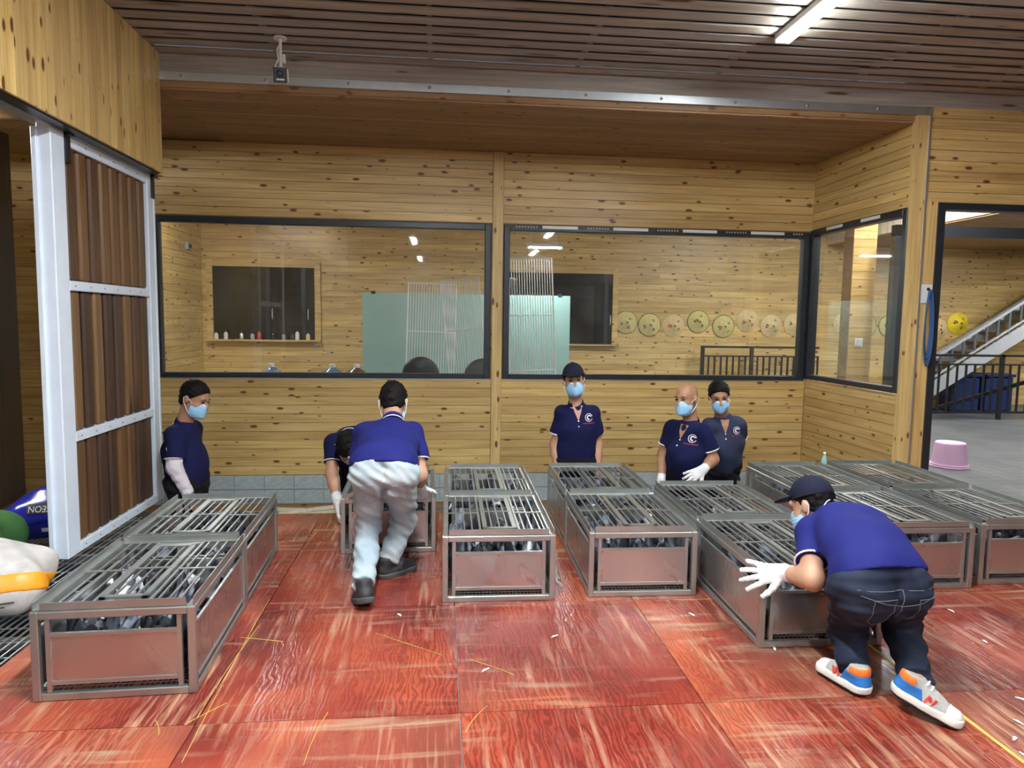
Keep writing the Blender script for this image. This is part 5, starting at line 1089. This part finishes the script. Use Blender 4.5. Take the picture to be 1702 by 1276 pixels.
# water bottles on a low cabinet behind the sill
cb_ = empty('low_cabinet', (-1.45, 8.4, 0), 0, 'low wooden cabinet under the water bottles behind the window', 'cabinet')
B().box(-0.85, 0.85, -0.22, 0.25, 0.04, 0.70).obj('body', 'soffit_x', cb_); B().box(-0.88, 0.88, -0.25, 0.27, 0.70, 0.735).obj('top', 'pine_x', cb_)
for x in (-0.56, 0.0, 0.56): B().box(x - 0.27, x + 0.27, -0.24, -0.22, 0.08, 0.67).obj('door', 'pine_x', cb_)
for x, m, l in ((-1.94, 'bottle_blue', 'blue water bottle standing alone on the low cabinet'), (-1.25, 'bottle_blue', 'blue water bottle beside the brown jug'), (-0.97, 'bottle_brown', 'brown water jug at the cabinet end')):
    wb_ = empty('water_bottle', (x, 8.38, 0.735), 0, l, 'bottle'); B().lathe([(0.10, 0), (0.125, 0.02), (0.125, 0.10), (0.10, 0.15), (0.045, 0.18), (0.03, 0.20)], 18).obj('body', m, wb_, True); B().lathe([(0.036, 0.195), (0.036, 0.23), (0.02, 0.235)], 14).obj('cap', 'white_plastic', wb_, True)
# small bottles along the far sill
for i, (x, m, hgt, w_) in enumerate(((-3.80, 'white_plastic', 0.13, 'short white bottle in the corner of'), (-3.64, 'white_plastic', 0.15, 'slim white bottle beside the corner bottle on'), (-3.38, 'galvanized', 0.14, 'silver flask on'), (-3.20, 'shoe_grey', 0.12, 'grey cup-shaped bottle on'), (-3.09, 'bottle_red', 0.16, 'red bottle on'), (-2.86, 'black_plastic', 0.10, 'low black jar on'), (-2.68, 'galvanized', 0.12, 'silver tin on'), (-2.53, 'paint_brown', 0.11, 'brown jar on'), (-2.45, 'white_plastic', 0.17, 'tall white spray bottle on'), (-2.27, 'hat_pale', 0.13, 'tan bottle at the open end of'))):
    s_ = empty('small_bottle', (x, YH - 0.11, 1.12), 0, w_ + ' the far window sill', 'bottle', 'small bottles on the far sill'); B().lathe([(0.034, 0), (0.036, 0.01), (0.036, hgt * 0.65), (0.018, hgt * 0.8), (0.016, hgt * 0.86)], 12).obj('body', m, s_, True); B().lathe([(0.019, hgt * 0.85), (0.019, hgt), (0.01, hgt + 0.005)], 10).obj('cap', 'black_plastic' if m != 'black_plastic' else 'galvanized', s_)
# thermostat box on the yellow side wall of the hall
tb_ = empty('wall_box', (-4.04, 11.9, 2.62), 0, 'small dark sensor box on the bright boarded side wall', 'box'); B().box(0, 0.05, -0.10, 0.10, -0.06, 0.06, 0.008).obj('housing', 'shoe_grey', tb_); B().box(0.05, 0.055, -0.06, 0.06, -0.03, 0.03).obj('face', 'black_plastic', tb_)
# black railing inside, below the hats
def railing(name, x0, x1, y, z1, label, step, low=0.10, mid=None, t=0.035):
    r = empty(name, (x0, y, 0), 0, label, 'railing'); L = x1 - x0
    B().box(0, L, -t / 2, t / 2, z1 - 0.035, z1).obj('top_rail', 'black_paint', r)
    if mid: B().box(0, L, -t / 2 + 0.004, t / 2 - 0.004, mid - 0.025, mid).obj('second_rail', 'black_paint', r)
    B().box(0, L, -t / 2 + 0.004, t / 2 - 0.004, low, low + 0.035).obj('bottom_rail', 'black_paint', r)
    x = 0.0; k = 0
    while x <= L + 0.001:
        post = k % 8 == 0
        B().box(x - (0.03 if post else 0.014), x + (0.03 if post else 0.014), -0.025 if post else -0.012, 0.025 if post else 0.012, 0.0 if post else low, z1 if post else (mid or z1) - 0.02).obj('post' if post else 'baluster', 'black_paint', r); x += step; k += 1
    return r
railing('black_railing', 4.70, 6.9, 12.25, 1.10, 'black metal railing under the row of hats, seen through the large window', 0.115, mid=0.93)
railing('black_railing', 7.85, 11.4, 10.56, 1.06, 'black metal railing across the grey floor beyond the doorway', 0.155, mid=0.91, t=0.05)
B().bar((0, 0, 0), (3.3, 0, 0.0), 0.03, 0.04)
bt = B().bar((7.75, 10.72, 0.06), (10.9, 10.72, 0.95), 0.04, 0.06).obj('diagonal_brace', 'black_paint'); tag(bt, 'black sloping steel bar under the staircase stringer', 'beam')
# staircase rising to the right
st = empty('staircase', (7.9, 11.3, 0), 0, 'pale steel staircase with baluster handrail rising behind the black railing', 'staircase')
def sz(x, z0): return z0 + x * 0.62
for y in (0.0, 0.95): B().bar((-0.3, y, sz(-0.3, 0.08)), (4.2, y, sz(4.2, 0.08)), 0.04, 0.22).obj('stringer', 'stair_white', st)
for i in range(14): x = i * 0.29; B().box(x, x + 0.30, 0.02, 0.93, sz(x, 0.14) + 0.02, sz(x, 0.14) + 0.06).obj('tread', 'concrete', st)
B().bar((0.0, 0.0, sz(0, 0.62)), (4.2, 0.0, sz(4.2, 0.62)), 0.05, 0.045).obj('handrail', 'stair_white', st)
B().bar((0.0, 0.0, sz(0, 0.28)), (4.2, 0.0, sz(4.2, 0.28)), 0.03, 0.03).obj('lower_rail', 'stair_white', st)
for i in range(20): x = 0.06 + i * 0.205; B().box(x - 0.02, x + 0.02, -0.012, 0.012, sz(x, 0.17), sz(x, 0.61)).obj('baluster', 'shoe_sole_grey', st)
for x, l in ((9.3, 'blue storage bin under the staircase, left one'), (9.95, 'blue storage bin under the staircase beside the darker end')):
    b_ = empty('storage_bin', (x, 11.75, 0), 0, 'blue storage bin under the staircase ' + ('nearer the hats' if x < 9.5 else 'farther from the hats'), 'bin'); B().box(-0.26, 0.26, -0.2, 0.2, 0.0, 0.62, 0.03).obj('tub', 'crate_blue', b_); B().box(-0.28, 0.28, -0.22, 0.22, 0.62, 0.67, 0.01).obj('lid', 'crate_blue', b_)
# pink tub upside down on the grey floor
pt = empty('pink_tub', (5.47, 6.97, 0), 0.3, 'pale pink plastic tub standing upside down on the grey floor', 'tub')
B().lathe([(0.182, 0.0), (0.184, 0.034), (0.172, 0.036), (0.150, 0.235), (0.146, 0.258), (0.132, 0.266)], 40).obj('body', 'pink_plastic', pt, True)
ring(B(), (0, 0, 0.010), (0, 0, 1), 0.183, 0.008, 40).obj('rim', 'pink_plastic', pt, True); ring(B(), (0, 0, 0.262), (0, 0, 1), 0.137, 0.005, 40).obj('foot_ring', 'pink_plastic', pt, True)
# sign plate and coiled blue rope on the door post
sp = empty('sign_plate', (XS + 0.135, YF - 0.016, 1.80), 0, 'small white plate on the doorway post above the blue rope', 'plate'); B().box(-0.045, 0.06, -0.006, 0.0, -0.10, 0.06).obj('plate', 'white_plastic', sp)
B().lathe([(0.014, 0), (0.014, 0.008), (0.006, 0.012)], 10).obj('hook', 'black_paint', sp).matrix_local = Matrix.Translation((0.02, -0.006, 0.02)) @ Matrix.Rotation(PI / 2, 4, 'X')
rp = empty('rope_coil', (XS + 0.155, YF - 0.035, 1.81), 0, 'coil of thin blue rope hanging on the doorway post', 'rope')
for k in range(4):
    w = 0.026 + 0.006 * k; L = 0.56 + 0.03 * k; pts = [(math.sin(t) * w * (0.6 + 0.4 * math.sin(t / 2)) , -0.012 - 0.006 * k, -L / 2 + math.cos(t) * L / 2) for t in np.linspace(0, 2 * PI, 26)]
    B().tube(pts, 0.0065, 6, cap=False).obj('strand', 'rope_blue', rp, True)
# security camera under the slats
cc = empty('security_camera', (-1.13, 5.30, CEIL), 0, 'small white and black security camera hanging below the slatted ceiling', 'camera')
B().lathe([(0.045, -0.012), (0.045, 0.0)], 18).obj('ceiling_plate', 'white_plastic', cc); B().tube([(0, 0, -0.01), (0, 0, -0.20)], 0.011, 8).obj('pole', 'white_plastic', cc, True)
B().tube([(0.012, 0, -0.01), (-0.022, -0.01, -0.09), (-0.012, -0.012, -0.15), (-0.035, -0.01, -0.20), (-0.03, 0.02, -0.27)], 0.005, 6).obj('cable', 'white_plastic', cc, True)
B().box(0.012, 0.034, -0.012, 0.012, -0.175, -0.115, 0.003).obj('connector', 'white_plastic', cc)
hb = B().box(-0.052, 0.052, -0.06, 0.11, -0.055, 0.055, 0.014).obj('housing', 'white_plastic', cc); hb.matrix_local = Matrix.Translation((0.0, -0.005, -0.262)) @ Matrix.Rotation(0.25, 4, 'X') @ Matrix.Rotation(0.15, 4, 'Z')
fb = B().box(-0.047, 0.047, -0.068, -0.058, -0.050, 0.050, 0.004).obj('front_glass', 'black_plastic', hb); B().lathe([(0.022, 0), (0.022, 0.006), (0.014, 0.010)], 14).obj('lens', 'dark_frame', hb).matrix_local = Matrix.Translation((0, -0.068, 0.01)) @ Matrix.Rotation(PI / 2, 4, 'X')
m_ = B()
for q in range(5): m_.box(-0.026 + q * 0.011, -0.018 + q * 0.011, -0.0695, -0.068, -0.034, -0.024)
m_.obj('badge_print', 'print_white', hb)
# pale sticks lying in the pit, small clear bottle, straw on the floor
for i, (x0, y0, l0, x1, y1, l1) in enumerate(((-1.60, 6.80, 0, -1.50, 7.30, 0), (-0.80, 6.80, 0, -0.90, 7.30, 0), (-1.74, 6.84, 0.030, -0.55, 6.90, 0.030), (-1.76, 6.92, 0.030, -0.60, 7.06, 0.030), (-1.70, 7.02, 0.030, -0.70, 7.24, 0.030), (-1.72, 6.86, 0.062, -0.52, 7.16, 0.062), (-1.40, 6.84, 0.062, -0.50, 7.28, 0.080), (-1.66, 7.16, 0.062, -0.66, 7.00, 0.062), (-1.55, 6.88, 0.092, -0.75, 7.22, 0.100))):
    b_ = B().bar((x0, y0, PIT + 0.016 + l0), (x1, y1, PIT + 0.016 + l1), 0.042, 0.028).obj('wooden_stick', 'pale_stick')
    tag(b_, 'pale wooden stick in the loose pile at the foot of the tiled wall', 'stick', 'pale sticks piled by the tiles')
bo_ = empty('clear_bottle', (3.10, 5.335, CH + 0.006), 0, 'small green-tinted bottle standing on a crate lid by the side wall', 'bottle')
B().lathe([(0.022, 0), (0.024, 0.006), (0.024, 0.06), (0.010, 0.085), (0.009, 0.10)], 14).obj('body', 'board_green', bo_, True); B().lathe([(0.012, 0.098), (0.012, 0.112), (0.006, 0.114)], 10).obj('cap', 'white_plastic', bo_)
rn = random.Random(4)
SW = [((-0.90, 3.75), (-0.86, 2.35)), ((-0.87, 3.45), (-0.90, 2.62)), ((-0.82, 2.72), (-0.93, 2.58)), ((-0.42, 2.62), (-0.45, 2.30)), ((0.10, 2.45), (0.19, 2.62)), ((-0.30, 3.30), (0.02, 3.05)), ((0.14, 3.0), (0.32, 2.85)), ((-0.93, 3.30), (-0.72, 3.24)), ((-1.05, 2.62), (-1.0, 2.52))]
for (ax, ay), (bx, by) in SW:
    m = (ax + bx) / 2 + rn.uniform(-.025, .025), (ay + by) / 2; P = []
    for i in range(9):
        t = i / 8; P.append((ax * (1 - t) ** 2 + 2 * m[0] * t * (1 - t) + bx * t * t, ay * (1 - t) ** 2 + 2 * m[1] * t * (1 - t) + by * t * t, 0.0016))
    tag(B().tube(P, 0.0014, 5).obj('straw', 'straw'), 'thin dry straw lying on the red plywood floor', 'straw', 'straws on the red floor')
for y0, y1 in ((1.7, 2.56), (2.6, 3.05)):
    tp = B().box(2.012, 2.028, y0, y1, 0.0, 0.0015).obj('yellow_tape', 'straw'); tag(tp, 'worn yellow tape strip on the floor joint by the sneakers, %s piece' % ('longer' if y0 < 2 else 'shorter'), 'tape')
rn = random.Random(9)
for i in range(12):
    x, y = ((1.55, 3.0), (2.1, 2.25), (2.35, 2.5), (0.55, 3.2), (2.05, 2.15), (2.6, 3.0), (0.2, 2.9), (1.3, 3.4), (2.2, 2.35), (-0.2, 3.5), (2.7, 3.35), (0.70, 3.95))[i]
    fe = B().add([(0, -0.022, 0), (0.007, -0.005, 0.005), (0.003, 0.022, 0.004), (-0.003, 0.022, 0.004), (-0.007, -0.005, 0.005), (0, 0, 0.0075), (0, 0, 0)], [(0, 1, 5), (1, 2, 5), (2, 3, 5), (3, 4, 5), (4, 0, 5), (1, 0, 6), (2, 1, 6), (3, 2, 6), (4, 3, 6), (0, 4, 6)]).obj('feather', 'white_cloth')
    fe.location = (x, y, 0.001); fe.rotation_euler = (0, 0, rn.uniform(0, 6)); tag(fe, 'tiny white feather lying on the red floor', 'feather', 'feathers on the red floor')
